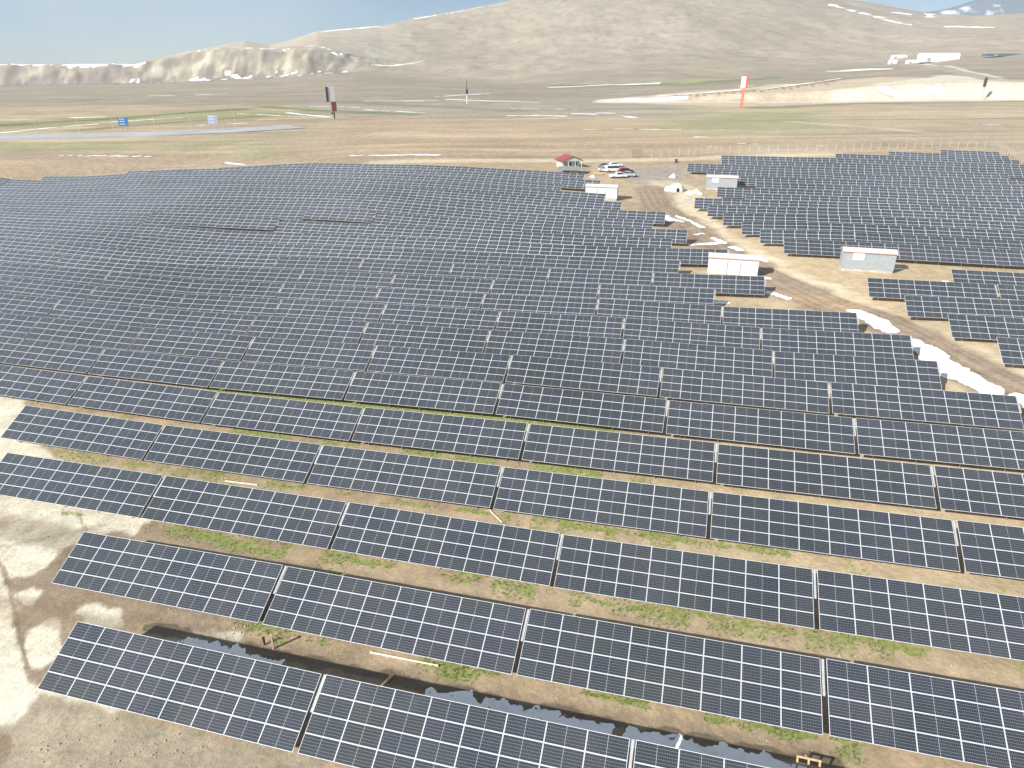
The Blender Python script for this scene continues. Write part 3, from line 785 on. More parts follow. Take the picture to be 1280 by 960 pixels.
# table frame of reference: x along the row from the table's middle, y across (0 at the lower edge), z up from the ground
Rx = Matrix.Rotation(TILT, 3, 'X')
def on_plane(x, s, d=0.0):                 # point of the sloping plane, s up the slope, d below it
    p = Rx @ Vector((0, s, -d)); return Vector((x, p.y, p.z + CLR))
def frame_meshes():
    pur = MB()
    for s in (.30, .75, 1.30, 1.75, 2.30, 2.75, 3.28, 3.73):
        a, b = on_plane(-TW / 2 + .02, s, .04), on_plane(TW / 2 - .02, s, .04)
        pur.box((a + b) / 2, (TW - .04, .05, .06), 0, Rx)
    raf = MB()
    raf.box(on_plane(0, SL / 2, .13), (.07, SL - .5, .12), 0, Rx)
    fp = MB(); z = on_plane(0, .75, .16); fp.box((0, z.y, z.z / 2 - .2), (.09, .07, z.z + .4))
    bp_ = MB(); z = on_plane(0, 3.2, .16); bp_.box((0, z.y, z.z / 2 - .2), (.09, .07, z.z + .4))
    tr = MB(); q_ = on_plane(TW / 2 + .15, 3.05, .12); tr.box(q_, (.14, 2.0, .04), 0, Rx)
    br = MB(); br.bar((0, on_plane(0, 3.2).y, .5), on_plane(0, 1.9, .2), .05, .05)
    return pur.mesh('purlins', [M_GALV]), raf.mesh('rafter', [M_GALV]), fp.mesh('post', [M_GALV]), bp_.mesh('post', [M_GALV]), br.mesh('brace', [M_GALV]), tr.mesh('cable_tray', [M_TRAY])
M_TRAY = noisy('pale_cable_tray', (.42, .43, .44), .5, 4, .3)
ME_PUR, ME_RAF, ME_FP, ME_BP, ME_BR, ME_TRAY = frame_meshes()
XR = [-7.0, -3.5, 0, 3.5, 7.0]
def full_table():
    root = link('solar_table', None)
    for j in range(4):
        for i in range(8):
            o = link('solar_module', ME_MOD, root)
            o.location = on_plane(-TW / 2 + i * MW, j * MH)
            o.rotation_euler = (TILT, 0, 0)
    link('purlins', ME_PUR, root)
    link('cable_tray', ME_TRAY, root)
    for x in XR:
        link('rafter', ME_RAF, root, (x, 0, 0)); link('post', ME_FP, root, (x, 0, 0)); link('post', ME_BP, root, (x, 0, 0)); link('brace', ME_BR, root, (x, 0, 0))
    return root
def table_geom(mb, uvs, tones, loc, rz, sl, seed):
    """the same table as plain geometry, for far ones"""
    rng = random.Random(seed)
    M = Matrix.Translation(loc) @ Matrix.Rotation(rz, 4, 'Z') @ Matrix.Rotation(-sl, 4, 'Y')
    def q(pts, mi, uv=None, tone=0):
        mb.add([M @ Vector(p) for p in pts], [(0, 1, 2, 3)], mi)
        uvs.append(uv or [(0, 0)] * 4); tones.append(tone)
    # white framed slab with its edges
    L4 = [on_plane(-TW / 2, 0, 0), on_plane(TW / 2, 0, 0), on_plane(TW / 2, SL, 0), on_plane(-TW / 2, SL, 0)]
    U4 = [on_plane(-TW / 2, 0, -.034), on_plane(TW / 2, 0, -.034), on_plane(TW / 2, SL, -.034), on_plane(-TW / 2, SL, -.034)]
    q(U4, 0); q(L4[::-1], 2)
    for i in range(4): q([L4[i], L4[(i + 1) % 4], U4[(i + 1) % 4], U4[i]], 0)
    g = .040
    for j in range(4):
        for i in range(8):
            x0, x1, s0, s1 = -TW / 2 + i * MW + g, -TW / 2 + (i + 1) * MW - g, j * MH + g, (j + 1) * MH - g
            q([on_plane(x0, s0, -.039), on_plane(x1, s0, -.039), on_plane(x1, s1, -.039), on_plane(x0, s1, -.039)], 1, [(0, 0), (1, 0), (1, 1), (0, 1)], rng.random())
    def bx(c, d, rot=None):
        b = MB(); b.box(c, d, 3, rot)
        for f in b.f: q([b.v[t] for t in f], 3)
    for s in (.5, 3.5): bx((on_plane(-TW / 2, s, .05) + on_plane(TW / 2, s, .05)) / 2, (TW, .06, .08), Rx)
    for x in XR:
        z = on_plane(0, .75, .1); bx((x, z.y, z.z / 2 - .2), (.09, .07, z.z + .4))
        z = on_plane(0, 3.2, .1); bx((x, z.y, z.z / 2 - .2), (.09, .07, z.z + .4))
def geom_mesh(name, mb, uvs, tones):
    me = bpy.data.meshes.new(name); me.from_pydata(mb.v, [], mb.f)
    me.polygons.foreach_set('material_index', mb.m)
    for m in (M_FRAME, M_CELL, M_BACK, M_GALV): me.materials.append(m)
    uv = me.uv_layers.new(name='UVMap')
    uv.data.foreach_set('uv', np.array(uvs, np.float32).ravel())
    ta = me.attributes.new('tone', 'FLOAT', 'FACE'); ta.data.foreach_set('value', np.array(tones, np.float32))
    me.update(); return me

# rows: (number, across position of the lower edge, along positions of the middles)
STEP = TW + .30
tables = []                                 # (row, field, along)
def along_of(k, u, v, dp=0):
    r = ray(u, v); t = (PF + ROWP * k) / (r[0] * NX + r[1] * NY); return r[0] * t * AX + r[1] * t * AY
rowperp = {-5: 21.16, -4: 29.06, -3: 37.2, -2: 45.24, -1: 53.0}
def lowperp(k): return rowperp.get(k, PF + ROWP * k - RUN)
near_mid = {-5: (-26.03, 0), -4: (-33.36, 0), -3: (-49.94, 0), -2: (-56.68, 0), -1: (-56.29, 3)}
for k, (a0, extra) in near_mid.items():
    for i in range(-extra, 12): tables.append((k, 'main', a0 + i * STEP))
for i in range(-7, 8): tables.append((0, 'main', -26.86 + i * STEP))
RENDS = {1: (1271, 494.5), 2: (1172.5, 451), 3: (1138.7, 419.5), 4: (1071.7, 390.7), 5: (893.7, 360.6), 6: (956.5, 345.6), 7: (850, 327), 8: (910, 313.7),
         9: (841, 298), 10: (860, 287.5), 11: (817, 277), 12: (832.7, 265), 13: (777.5, 252.5), 14: (757, 244), 15: (703, 230), 16: (750.8, 226), 17: (731, 216)}
LLIM = {15: (60, 222), 16: (150, 217.5), 17: (250, 211.5)}
for k, (u, v) in RENDS.items():
    e = along_of(k, u, v); lim = along_of(k, *LLIM[k]) if k in LLIM else -400
    a = e - TW / 2
    while a - TW / 2 > lim - 6: tables.append((k, 'main', a)); a -= (STEP if k < 7 else TW + .07)
RLEFT = {3: (1246, 421), 4: (1185, 392), 5: (1131, 370), 6: (1084.5, 346.5), 7: (1189, 336.5), 9: (980, 298), 10: (950.5, 288), 11: (928, 277), 12: (905, 265),
         13: (885.5, 256), 14: (869, 248), 15: (932, 243), 16: (897, 233.7), 17: (945, 229), 18: (915, 221), 19: (884, 212), 20: (860, 204), 21: (902, 199), 22: (902, 194),
         23: (1044, 192), 24: (1110, 189.5), 25: (1175, 187.5)}
RRIM = {25: 1243, 24: 1252, 23: 1261, 22: 1268, 21: 1277, 20: 1286, 19: 1296}
for k, (u, v) in RLEFT.items():
    a = along_of(k, u, v) + TW / 2
    for i in range(30):
        aa = a + i * (STEP if k < 8 else TW + .07)
        P = np.array([NX * (lowperp(k) + RUN) + AX * (aa + TW / 2 - 2), NY * (lowperp(k) + RUN) + AY * (aa + TW / 2 - 2), 0]); P[2] = gz(P[0], P[1]) + 2.4
        uu_, vv_, dd = project(P)
        if k in RRIM and uu_ > RRIM[k] + 26: break
        if uu_ > 1500: break
        tables.append((k, 'east', aa))
place = []
for (k, fld, a) in tables:
    p0 = lowperp(k)
    c = np.array([NX * p0 + AX * a, NY * p0 + AY * a])
    e = [c + np.array([AX, AY]) * s * TW * .42 + np.array([NX, NY]) * 1.8 for s in (-1, 1)]
    z0, z1 = gz(*e[0]), gz(*e[1])
    sl = math.atan2(z1 - z0, TW * .84)
    loc = Vector((c[0], c[1], (z0 + z1) / 2))
    M = Matrix.Translation(loc) @ Matrix.Rotation(AZ, 4, 'Z') @ Matrix.Rotation(-sl, 4, 'Y')
    rr3 = random.Random(int(k * 1000 + a * 7)); uc = project(np.array([[loc.x, loc.y, loc.z + 1.5]]))[0][0]
    if fld == 'main' and k == 9 and 190 < uc < 350: loc.z += .24
    if fld == 'main' and k == 8 and 190 < uc < 350: loc.z -= .15
    if fld == 'main' and k == 10 and 340 < uc < 450: loc.z += .26
    if fld == 'main' and k == 9 and 350 <= uc < 450: loc.z -= .15
    loc.z += rr3.uniform(-.04, .04); sl += rr3.uniform(-.004, .004)
    cs = np.array([M @ on_plane(x, s) for x in (-TW / 2, TW / 2) for s in (0, SL)])
    u_, v_, d_ = project(cs)
    vis = (u_.max() > 2) and (u_.min() < 1278) and (v_.min() < 958) and (v_.max() > 0) and c[1] > 5
    near = u_.max() > -260 and u_.min() < 1540 and v_.min() < 1300
    if not near: continue
    cu0, cu1 = max(u_.min(), 0), min(u_.max(), 1280); cv0, cv1 = max(v_.min(), 0), min(v_.max(), 960)
    place.append(dict(k=k, f=fld, a=a, loc=loc, sl=sl, d=float(d_.mean()), vis=vis, size=max(0, cu1 - cu0) * max(0, cv1 - cv0)))
visible = sorted([p for p in place if p['vis']], key=lambda p: -p['size'])
print('tables visible', len(visible), 'all', len(place))
keep = visible[:300]; rest = visible[300:] + [p for p in place if not p['vis']]
ORD = ['first', 'second', 'third', 'fourth', 'fifth', 'sixth', 'seventh', 'eighth', 'ninth', 'tenth', 'eleventh', 'twelfth', 'thirteenth', 'fourteenth',
       'fifteenth', 'sixteenth', 'seventeenth', 'eighteenth', 'nineteenth', 'twentieth', 'twenty-first', 'twenty-second', 'twenty-third', 'twenty-fourth', 'twenty-fifth', 'twenty-sixth', 'twenty-seventh']
def label_for(p):
    row = sorted([q for q in visible if q['k'] == p['k'] and q['f'] == p['f']], key=lambda q: q['a'])
    i = row.index(p)
    if p['f'] == 'main':
        rn = 'front row' if p['k'] == -5 else '%s row from front' % ORD[p['k'] + 5]
        where = 'main field'
    else:
        ks = sorted({q['k'] for q in visible if q['f'] == 'east'})
        j = ks.index(p['k'])
        rn = 'nearest row' if j == 0 else '%s row from front' % ORD[j]
        where = 'right of dirt track'
    pos = 'leftmost' if i == 0 else 'rightmost' if i == len(row) - 1 else '%s from left' % ORD[i]
    return 'tilted solar table, %s, %s, %s' % (pos, rn, where)
FULL_D = 128
proto = None
far_cache = []
for q in range(3):
    mb, uvs, tn = MB(), [], []; table_geom(mb, uvs, tn, (0, 0, 0), 0, 0, q)
    far_cache.append(geom_mesh('solar_table', mb, uvs, tn))
nfull = 0
for i, p in enumerate(keep):
    if p['d'] < FULL_D:
        if proto is None: proto = full_table(); o = proto
        else: o = copy_tree(proto)
        nfull += 1
    else:
        o = link('solar_table', far_cache[i % 3])
    o.location = p['loc']; o.rotation_euler = (0, -p['sl'], AZ)
    o.rotation_mode = 'XYZ'
    tag(o, label_for(p), 'solar panel', 'solar tables in the main field' if p['f'] == 'main' else 'solar tables right of the dirt track')
print('full tables', nfull)
mb, uvs, tn = MB(), [], []
for i, p in enumerate(rest): table_geom(mb, uvs, tn, p['loc'], AZ, p['sl'], 50 + i)
if rest:
    tag(link('distant_solar_tables', geom_mesh('distant_solar_tables', mb, uvs, tn)), 'remaining far rows of solar tables merging at the back edge of the plant', 'solar panels', kind='stuff')

# ------------------------------------------------------------------ transformer cabins
def cabin(u, v, face, label, doors, wd=8.0, dp=2.6, ht=2.75, sign=False):
    p = at(u, v); z = gz(*p)
    root = link('transformer_cabin', None, None, (p[0], p[1], z), (0, 0, AZ))
    tag(root, label, 'cabin', 'transformer cabins beside the arrays')
    b = MB(); b.box((0, dp / 2, .1), (wd - .1, dp - .1, .7)); part('plinth', b, M_CONC, root)
    wl = MB(); wl.box((0, dp / 2, .45 + ht / 2), (wd, dp, ht))
    n = int(wd / .28)
    for i in range(n): wl.box((-wd / 2 + (i + .5) * wd / n, -.012, .45 + ht / 2), (.13, .03, ht - .1))
    wo = part('wall', wl, face, root)
    rf = MB(); rf.prism([(-.15, .45 + ht), (dp / 2, .45 + ht + .42), (dp + .15, .45 + ht), (dp + .15, .45 + ht + .1), (dp / 2, .45 + ht + .52), (-.15, .45 + ht + .1)], -wd / 2 - .15, wd / 2 + .15, 0, 'x')
    part('roof', rf, M_PALEROOF, root)
    tr = MB(); tr.box((0, -.17, .45 + ht + .0), (wd + .32, .05, .12)); tr.box((0, dp + .17, .45 + ht), (wd + .32, .05, .2))
    part('trim', tr, M_REDTRIM, root)
    for i in range(doors):
        x = -wd / 2 + 1.1 + i * (wd - 1.8) / doors
        d = MB(); d.box((x + .75, -.05, .45 + 1.15), (1.75, .06, 2.2)); do = part('door', d, face, root)
        h = MB(); h.box((x + 1.5, -.1, 1.55), (.05, .06, .22)); part('handle', h, M_DARK, do)
        if i:
            g = MB(); g.box((x - .1, -.09, .45 + 1.2), (.16, .06, 2.4)); part('door_frame', g, M_GREY, root)
    lv = MB()
    for i in range(6): lv.box((wd / 2 + .02, dp * .5, 1.7 + i * .16), (.05, 1.0, .08))
    part('louvre', lv, M_GREY, root)
    if sign:
        s = MB(); s.box((-wd / 2 + 2.35, -.07, .45 + ht - .72), (1.75, .05, 1.15)); part('sign_board', s, M_WHITE, root)
    return root
cabin(751, 250, M_WHITE, 'white metal cabin with three doors beside the yard, farthest one left of the track', 3)
cabin(901, 237.5, M_GREY, 'grey metal cabin with a pale sign behind the small right arrays', 0, sign=True)
cabin(914.5, 347, M_WHITE, 'white metal cabin with doors standing behind the jutting array left of the track', 3)
cabin(1083, 340, M_GREY, 'grey metal cabin with pale sign standing free right of the dirt track', 0, sign=True)

# ------------------------------------------------------------------ guard house
def guard_house():
    p = at(715, 210.5); z = gz(*p)
    root = link('guard_house', None, None, (p[0], p[1], z), (0, 0, R(18))); root.scale = (.80, .80, .80)
    tag(root, 'small white house with red gabled roof and open porch at the yard', 'house')
    wl = MB(); wl.box((0, 4.2, 1.3), (7.4, 5.2, 2.8)); part('wall', wl, M_WHITE, root)
    gb = MB(); gb.prism([(-4.3, 2.7), (4.3, 2.7), (0, 4.3)], -.05, .1, 0); part('gable', gb, M_WHITE, root)
    for s in (-1, 1):
        r_ = MB(); r_.prism([(0, 4.45), (s * 4.7, 2.62), (s * 4.7, 2.78), (0, 4.63)], -.4, 7.2, 0); part('roof', r_, M_REDROOF, root)
    for x in (-4.0, -1.4, 1.4, 4.0):
        c = MB(); c.box((x, .12, 1.32), (.22, .22, 2.75)); part('column', c, M_WHITE, root)
    fl = MB(); fl.box((0, .8, .05), (8.6, 1.9, .3)); part('porch_floor', fl, M_CONC, root)
    d = MB(); d.box((-2.2, 1.57, 1.2), (1.0, .06, 2.1)); do = part('door', d, M_WOOD, root)
    h = MB(); h.box((-1.85, 1.5, 1.2), (.04, .08, .14)); part('handle', h, M_DARK, do)
    for x in (-.2, 2.2):
        w_ = MB(); w_.box((x, 1.57, 1.5), (1.3, .06, 1.3)); f_ = part('window', w_, M_WHITE, root)
        g = MB(); g.box((x, 1.53, 1.5), (1.1, .05, 1.1)); part('pane', g, M_GLASS, f_)
guard_house()

def lean_to():
    p = at(713, 217); z = gz(*p)
    root = link('storage_shelter', None, None, (p[0], p[1], z), (0, 0, R(-14))); root.scale = (.85, .85, .8)
    tag(root, 'low open shelter with grey sheet roof in front of the guard house', 'shelter')
    for x in (-4.2, 0, 4.2):
        for y, h in ((0, 1.3), (3.2, 1.9)):
            c = MB(); c.box((x, y, h / 2 - .1), (.1, .1, h + .2)); part('post', c, M_GALV, root)
    r_ = MB(); r_.prism([(-.4, 1.26), (3.7, 2.0), (3.7, 2.06), (-.4, 1.32)], -4.8, 4.8, 0, 'x')
    part('roof', r_, noisy('grey_sheet', (.27, .28, .26), .6, 1, .2), root)
    b = MB(); b.box((1.6, 1.6, .4), (2.2, 1.2, .8)); part('shelf', b, M_WOOD, root)
lean_to()

# ------------------------------------------------------------------ cars
def car(u, v, rz, paint, label, kind='car'):
    p = at(u, v); z = gz(*p)
    root = link('parked_van' if kind == 'van' else 'parked_pickup' if kind == 'pickup' else 'parked_car', None, None, (p[0], p[1], z), (0, 0, R(rz)))
    tag(root, label, {'van': 'van', 'pickup': 'pickup truck'}.get(kind, 'car'), 'vehicles parked in the yard')
    m = newmat('car_paint', paint, .3); m.node_tree.nodes['Principled BSDF'].inputs['Coat Weight'].default_value = .6
    if kind == 'van':
        body = [(-2.4, .35), (2.4, .35), (2.45, .95), (1.9, 1.15), (1.3, 2.0), (-2.35, 2.05), (-2.4, .9)]
        win = [(1.82, 1.2), (1.28, 1.85), (-1.9, 1.85), (-1.9, 1.25)]
    elif kind == 'pickup':
        body = [(-2.6, .45), (2.55, .45), (2.6, .95), (1.5, 1.08), (.85, 1.72), (-.55, 1.72), (-.7, 1.1), (-2.6, 1.1)]
        win = [(1.4, 1.1), (.8, 1.62), (-.5, 1.62), (-.58, 1.12)]
    else:
        body = [(-2.15, .32), (2.15, .32), (2.2, .72), (1.95, .86), (1.1, .95), (.45, 1.42), (-1.15, 1.45), (-1.9, .98), (-2.2, .9)]
        win = [(.98, .97), (.4, 1.36), (-1.1, 1.38), (-1.7, .98)]
    wd = .86
    b = MB()
    n = len(body)
    for s in (0,):
        low = [(x, -wd, zz) for x, zz in body]; A = []
        for x, zz in body:
            ins = wd * (1 - .16 * max(0, zz - .9))
            A.append((x, -ins, zz))
        B_ = [(x, -y, zz) for x, y, zz in A]
        b.add(A + B_, [(i, (i + 1) % n, n + (i + 1) % n, n + i) for i in range(n)] + [tuple(range(n))[::-1], tuple(range(n, 2 * n))])
    bo = part('body', b, m, root)
    bv = bo.modifiers.new('bevel', 'BEVEL'); bv.width = .06; bv.segments = 2; bv.limit_method = 'ANGLE'
    for s in (-1, 1):
        g = MB(); g.add([(x, s * (wd * (1 - .16 * max(0, zz - .9)) + .01), zz) for x, zz in win], [tuple(range(len(win)))]); part('side_window', g, M_GLASS, root)
    (xa, za), (xb, zb) = win[0], win[1]
    g = MB(); g.add([(xa + .16, -.72, za + .02), (xa + .16, .72, za + .02), (xb + .14, .66, zb + .02), (xb + .14, -.66, zb + .02)], [(0, 1, 2, 3)]); part('windscreen', g, M_GLASS, root)
    for x in (-1.4, 1.4):
        for s in (-1, 1):
            t = MB(); t.tube((x, s * .74, .34), (x, s * .92, .34), .34, 0, 16); wo = part('wheel', t, M_RUBBER, root)
            r_ = MB(); r_.tube((x, s * .90, .34), (x, s * .935, .34), .2, 0, 12); part('rim', r_, M_GALV, wo)
    for s in (-1, 1):
        hl = MB(); hl.box((2.17 if kind == 'car' else 2.5, s * .6, .75), (.08, .3, .14)); part('headlight', hl, M_WHITE, root)
    return root
car(772.5, 222.5, 8, (.75, .75, .75), 'white pickup truck in front of the dark red car', 'pickup')
car(782, 215.8, 12, (.12, .015, .02), 'dark red car parked between white vehicles')
car(786, 220.5, -30, (.35, .37, .38), 'grey car at the right end of the parked vehicles')
car(766, 215, 10, (.78, .78, .76), 'white van beside the dark red car on its left', 'van')
car(769, 208.5, 5, (.8, .8, .8), 'white car at the back, nearest the fence')
car(756, 209.5, 4, (.25, .27, .28), 'dark grey car just right of the guard house')
car(757, 214.5, -20, (.55, .57, .56), 'silver car behind the wooden planks near the shelter')

# ------------------------------------------------------------------ white dome tent, tarp, barrel, gate
def dome():
    p = at(847, 240); z = gz(*p)
    root = link('dome_tent', None, None, (p[0], p[1] + 1.5, z))
    tag(root, 'white rounded tent with a dark opening at the edge of the yard', 'tent')
    mb = MB(); n, m_ = 20, 8; V = []
    for j in range(m_ + 1):
        a = j / m_ * math.pi / 2
        for i in range(n):
            b_ = i / n * 2 * math.pi
            wv = 1 + .05 * math.sin(5 * b_) * math.cos(a)
            V.append((2.0 * math.cos(a) * math.cos(b_) * wv + 0.6 * math.cos(a) * (1 if i % 5 == 0 else 0) * .3, 1.7 * math.cos(a) * math.sin(b_) * wv, 2.1 * math.sin(a) ** .8))
    F = [(j * n + i, j * n + (i + 1) % n, (j + 1) * n + (i + 1) % n, (j + 1) * n + i) for j in range(m_) for i in range(n)]
    mb.add(V, F); part('canvas', mb, M_CANVAS, root)
    o = MB(); o.prism([(-.35, .05), (.35, .05), (.35, .8), (0, 1.15), (-.35, .8)], -1.72, -1.45, 0); part('opening', o, M_DARK, root)
    a = MB(); V = []
    for j in range(6):
        t = j / 5 * math.pi / 2
        for i in range(12):
            b_ = i / 12 * 2 * math.pi; V.append((-2.3 + 1.0 * math.cos(t) * math.cos(b_), .2 + .9 * math.cos(t) * math.sin(b_), 1.3 * math.sin(t)))
    a.add(V, [(j * 12 + i, j * 12 + (i + 1) % 12, (j + 1) * 12 + (i + 1) % 12, (j + 1) * 12 + i) for j in range(5) for i in range(12)])
    part('annexe', a, M_CANVAS, root)
dome()
def heap(u, v, rx, ry, h, mat, name, label, cat):
    p = at(u, v); mb = MB(); n, m_ = 22, 7; V = []
    rng = random.Random(int(u))
    for j in range(m_ + 1):
        t = j / m_
        for i in range(n):
            b_ = i / n * 2 * math.pi; k_ = (1 - t) * (1 + .18 * math.sin(3 * b_ + u) + rng.uniform(-.08, .08))
            V.append((rx * k_ * math.cos(b_), ry * k_ * math.sin(b_), h * t ** .7 * rng.uniform(.85, 1.1) - .08 * (1 - t)))
    mb.add(V, [(j * n + i, j * n + (i + 1) % n, (j + 1) * n + (i + 1) % n, (j + 1) * n + i) for j in range(m_) for i in range(n)])
    o = link(name, mb.mesh(name, [mat]), None, (p[0], p[1], gz(*p))); tag(o, label, cat)
heap(862, 242, 1.5, 1.0, .8, M_CANVAS, 'tarp', 'crumpled white tarp lying right of the dome tent', 'tarp')
heap(842, 222, 1.3, .9, 1.3, noisy('pink_rubble', (.62, .52, .5), .9, 3, .2), 'rubble_heap', 'small pale pinkish rubble heap behind the dome tent', 'rubble')
heap(855, 250, 2.2, 1.2, .35, noisy('grey_rubble', (.5, .45, .46), .9, 3, .3), 'gravel_heap', 'low greyish gravel heap below the white tarp', 'gravel')
heap(741, 221.5, 1.0, .7, .7, M_CANVAS, 'cement_bags', 'pale pile of bags beside the grey shelter', 'bags')
def barrel():
    p = at(845, 203.5); root = link('barrel', None, None, (p[0], p[1], gz(*p))); tag(root, 'dark reddish barrel standing alone near the back fence', 'barrel')
    b = MB(); b.tube((0, 0, 0), (0, 0, 1.1), .42, 0, 16)
    part('drum', b, noisy('rusty_drum', (.14, .06, .05), .6, 4, .3), root)
    r_ = MB()
    for z in (.05, .4, .75, 1.08): r_.tube((0, 0, z - .02), (0, 0, z + .03), .45, 0, 16)
    part('hoop', r_, M_DARK, root)
barrel()
def planks():
    p = at(748, 218); mb = MB()
    for i in range(5): mb.bar((-1.8, i * .3, .1 + .05 * i), (1.9 - .2 * i, i * .28 - .5, .15 + .05 * i), .22, .06)
    o = link('plank_pile', mb.mesh('plank_pile', [M_WOOD]), None, (p[0], p[1], gz(*p)), (0, 0, R(-30))); tag(o, 'loose pale wooden planks lying left of the silver car', 'planks')
planks()

# ------------------------------------------------------------------ perimeter fence
def fence(px, label, spacing, height, pmat=None):
    P = [at(*q) for q in px]
    root = link('perimeter_fence', None, None, (P[0][0], P[0][1], gz(*P[0])))
    tag(root, label, 'fence')
    o0 = np.array([P[0][0], P[0][1], gz(*P[0])])
    L_ = 0; pts = [P[0]]
    for a, b in zip(P[:-1], P[1:]):
        d = np.hypot(*(b - a)); n = max(1, int(round(d / spacing)))
        for i in range(1, n + 1): pts.append(a + (b - a) * i / n)
    pm = MB(); pm.box((0, 0, height / 2 - .1), (.08, .08, height + .2)); pm.bar((0, 0, height), (0, .3, height + .35), .05, .05)
    me = pm.mesh('post', [pmat or M_CONCW]); Q = []
    for i, q in enumerate(pts):
        z = gz(*q); Q.append(np.array([q[0], q[1], z]) - o0)
        if i < 100: link('post', me, root, tuple(Q[-1]))
    if len(pts) > 100:
        mb = MB()
        for q in Q[100:]: mb.box((q[0], q[1], q[2] + height / 2 - .1), (.15, .15, height + .2))
        r_ = part('post', mb, M_CONCW, root); r_['kind'] = 'stuff'
    wr = MB()
    for a, b in zip(Q[:-1], Q[1:]):
        for h in (.15, .6, 1.05, 1.5, height - .1): wr.bar(a + [0, 0, h], b + [0, 0, h], .018, .018)
        for t in (.25, .5, .75):
            c = a + (b - a) * t; wr.box((c[0], c[1], c[2] + height / 2), (.015, .015, height - .2))
    part('wire_mesh', wr, M_GALV, root)
M_CONCW = noisy('whitewashed_concrete', (.62, .60, .54), .8, 3, .15)
fence([(-40, 230), (60, 220.5), (200, 210.5), (330, 203.8), (470, 196.8), (600, 197.6), (700, 197.2), (790, 196.6)], 'wire fence with slim grey posts behind the main field, left of the gate', 3.4, 2.0, M_GALV)
fence([(803, 196.6), (860, 196), (900, 191.5), (1044, 188.8), (1110, 187), (1175, 185), (1242, 184.2), (1262, 196), (1300, 222)], 'wire fence with white posts behind the right field, turning down at its corner', 3.2, 2.0)
def gate():
    a, b = at(790, 196.6), at(803, 196.6); c = (a + b) / 2
    root = link('site_gate', None, None, (c[0], c[1], gz(*c)), (0, 0, math.atan2(b[1] - a[1], b[0] - a[0]))); tag(root, 'dark metal double gate in the back fence', 'gate')
    L_ = float(np.hypot(*(b - a)))
    for s in (-1, 1):
        p = MB(); p.box((s * L_ / 2, 0, 1.2), (.2, .2, 2.8)); part('gate_post', p, M_GALV, root)
        g = MB(); x0, x1 = (.05, L_ / 2 - .15) if s > 0 else (-L_ / 2 + .15, -.05)
        for z in (.2, 1.2, 2.2): g.box(((x0 + x1) / 2, 0, z), (x1 - x0, .06, .08))
        k = 7
        for i in range(k + 1): g.box((x0 + (x1 - x0) * i / k, 0, 1.2), (.05, .05, 2.0))
        part('gate_leaf', g, noisy('dark_steel', (.12, .13, .12), .5, 5, .2), root)
gate()

# ------------------------------------------------------------------ roadside signs
def put(name, u, v, label, cat, rz=0, group=None):
    p = at(u, v); root = link(name, None, None, (p[0], p[1], gz(*p)), (0, 0, R(rz))); tag(root, label, cat, group); return root, float(p[1])
M_BLACK = newmat('black_panel', (.03, .03, .035), .4)
M_SILVER = noisy('pale_sign_face', (.62, .62, .62), .4, .3, .1)
M_DKRED = noisy('dark_red_panel', (.22, .05, .04), .5, .4, .15)
M_RED = noisy('orange_red_paint', (.62, .13, .08), .5, .4, .1)
M_BLUE = noisy('road_sign_blue', (.05, .18, .38), .4, .4, .1)
def totem1():
    root, y = put('totem_sign', 418.5, 148.5, 'tall roadside sign with grey and black upper board over dark red board', 'sign', 22)
    s = y / 869 * 1.0                      # metres per pixel there
    m = MB(); m.tube((0, 0, -.5), (0, 0, 35 * s), .35, 0, 12); part('mast', m, M_BLACK, root)
    b = MB(); b.box((-1.6 * s, 0, 27 * s), (8 * s, 1.0, 16.5 * s)); bo = part('board', b, M_SILVER, root)
    k = MB(); k.box((-6.2 * s, -.1, 26.6 * s), (2.0 * s, 1.4, 16 * s)); part('side_board', k, M_BLACK, root)
    r_ = MB(); r_.box((.5 * s, 0, 13.5 * s), (5.6 * s, 1.0, 10 * s)); part('lower_board', r_, M_DKRED, root)
    c = MB(); c.box((-2.2 * s, 0, 6 * s), (2.2 * s, .6, 1.8 * s)); part('bracket', c, M_BLACK, root)
totem1()
def totem2():
    root, y = put('totem_sign', 926.5, 134, 'tall red roadside sign with white board at its head', 'sign', -12)
    s = y / 869
    for x in (-.9 * s, .9 * s):
        m = MB(); m.box((x, 0, 10 * s), (1.1 * s, .6, 21 * s)); part('mast', m, M_RED, root)
    b = MB(); b.box((-1.0 * s, -.1, 26.5 * s), (5.2 * s, .9, 12.5 * s)); part('board', b, M_WHITE, root)
    r_ = MB(); r_.box((2.7 * s, .05, 26.8 * s), (2.2 * s, .9, 12.5 * s)); part('side_board', r_, M_RED, root)
totem2()
def totem3():
    root, y = put('totem_sign', 1226, 124.5, 'dark narrow sign board on a pale leaning mast before the white quarry bank', 'sign', 10)
    s = y / 869
    m = MB(); m.bar((1.6 * s, 0, -.5), (0, 0, 16 * s), .5, .5); part('mast', m, noisy('pale_mast', (.6, .45, .38), .5, 2, .1), root)
    b = MB(); b.box((-.2 * s, -.2, 18.5 * s), (3.4 * s, .8, 9.5 * s)); part('board', b, noisy('dark_board', (.10, .08, .08), .5, .5, .3), root)
totem3()
def roadsign(u, v, face, label, w_=4.4, h_=3.6):
    root, y = put('road_sign', u, v, label, 'road sign', 8, 'blue road signs by the highway')
    for x in (-1.2, 1.2):
        p = MB(); p.tube((x, 0, -.3), (x, 0, 3.2 + h_), .09, 0, 8); part('post', p, M_GALV, root)
    b = MB(); b.box((0, -.14, 3.0 + h_ / 2), (w_, .12, h_)); bo = part('panel', b, face, root)
    t = MB()
    for z in (-.28, .05, .33): t.box((-.1 * w_, -.22, 3.0 + h_ / 2 + z * h_), (w_ * .55, .02, h_ * .08))
    part('lettering', t, M_WHITE, bo)
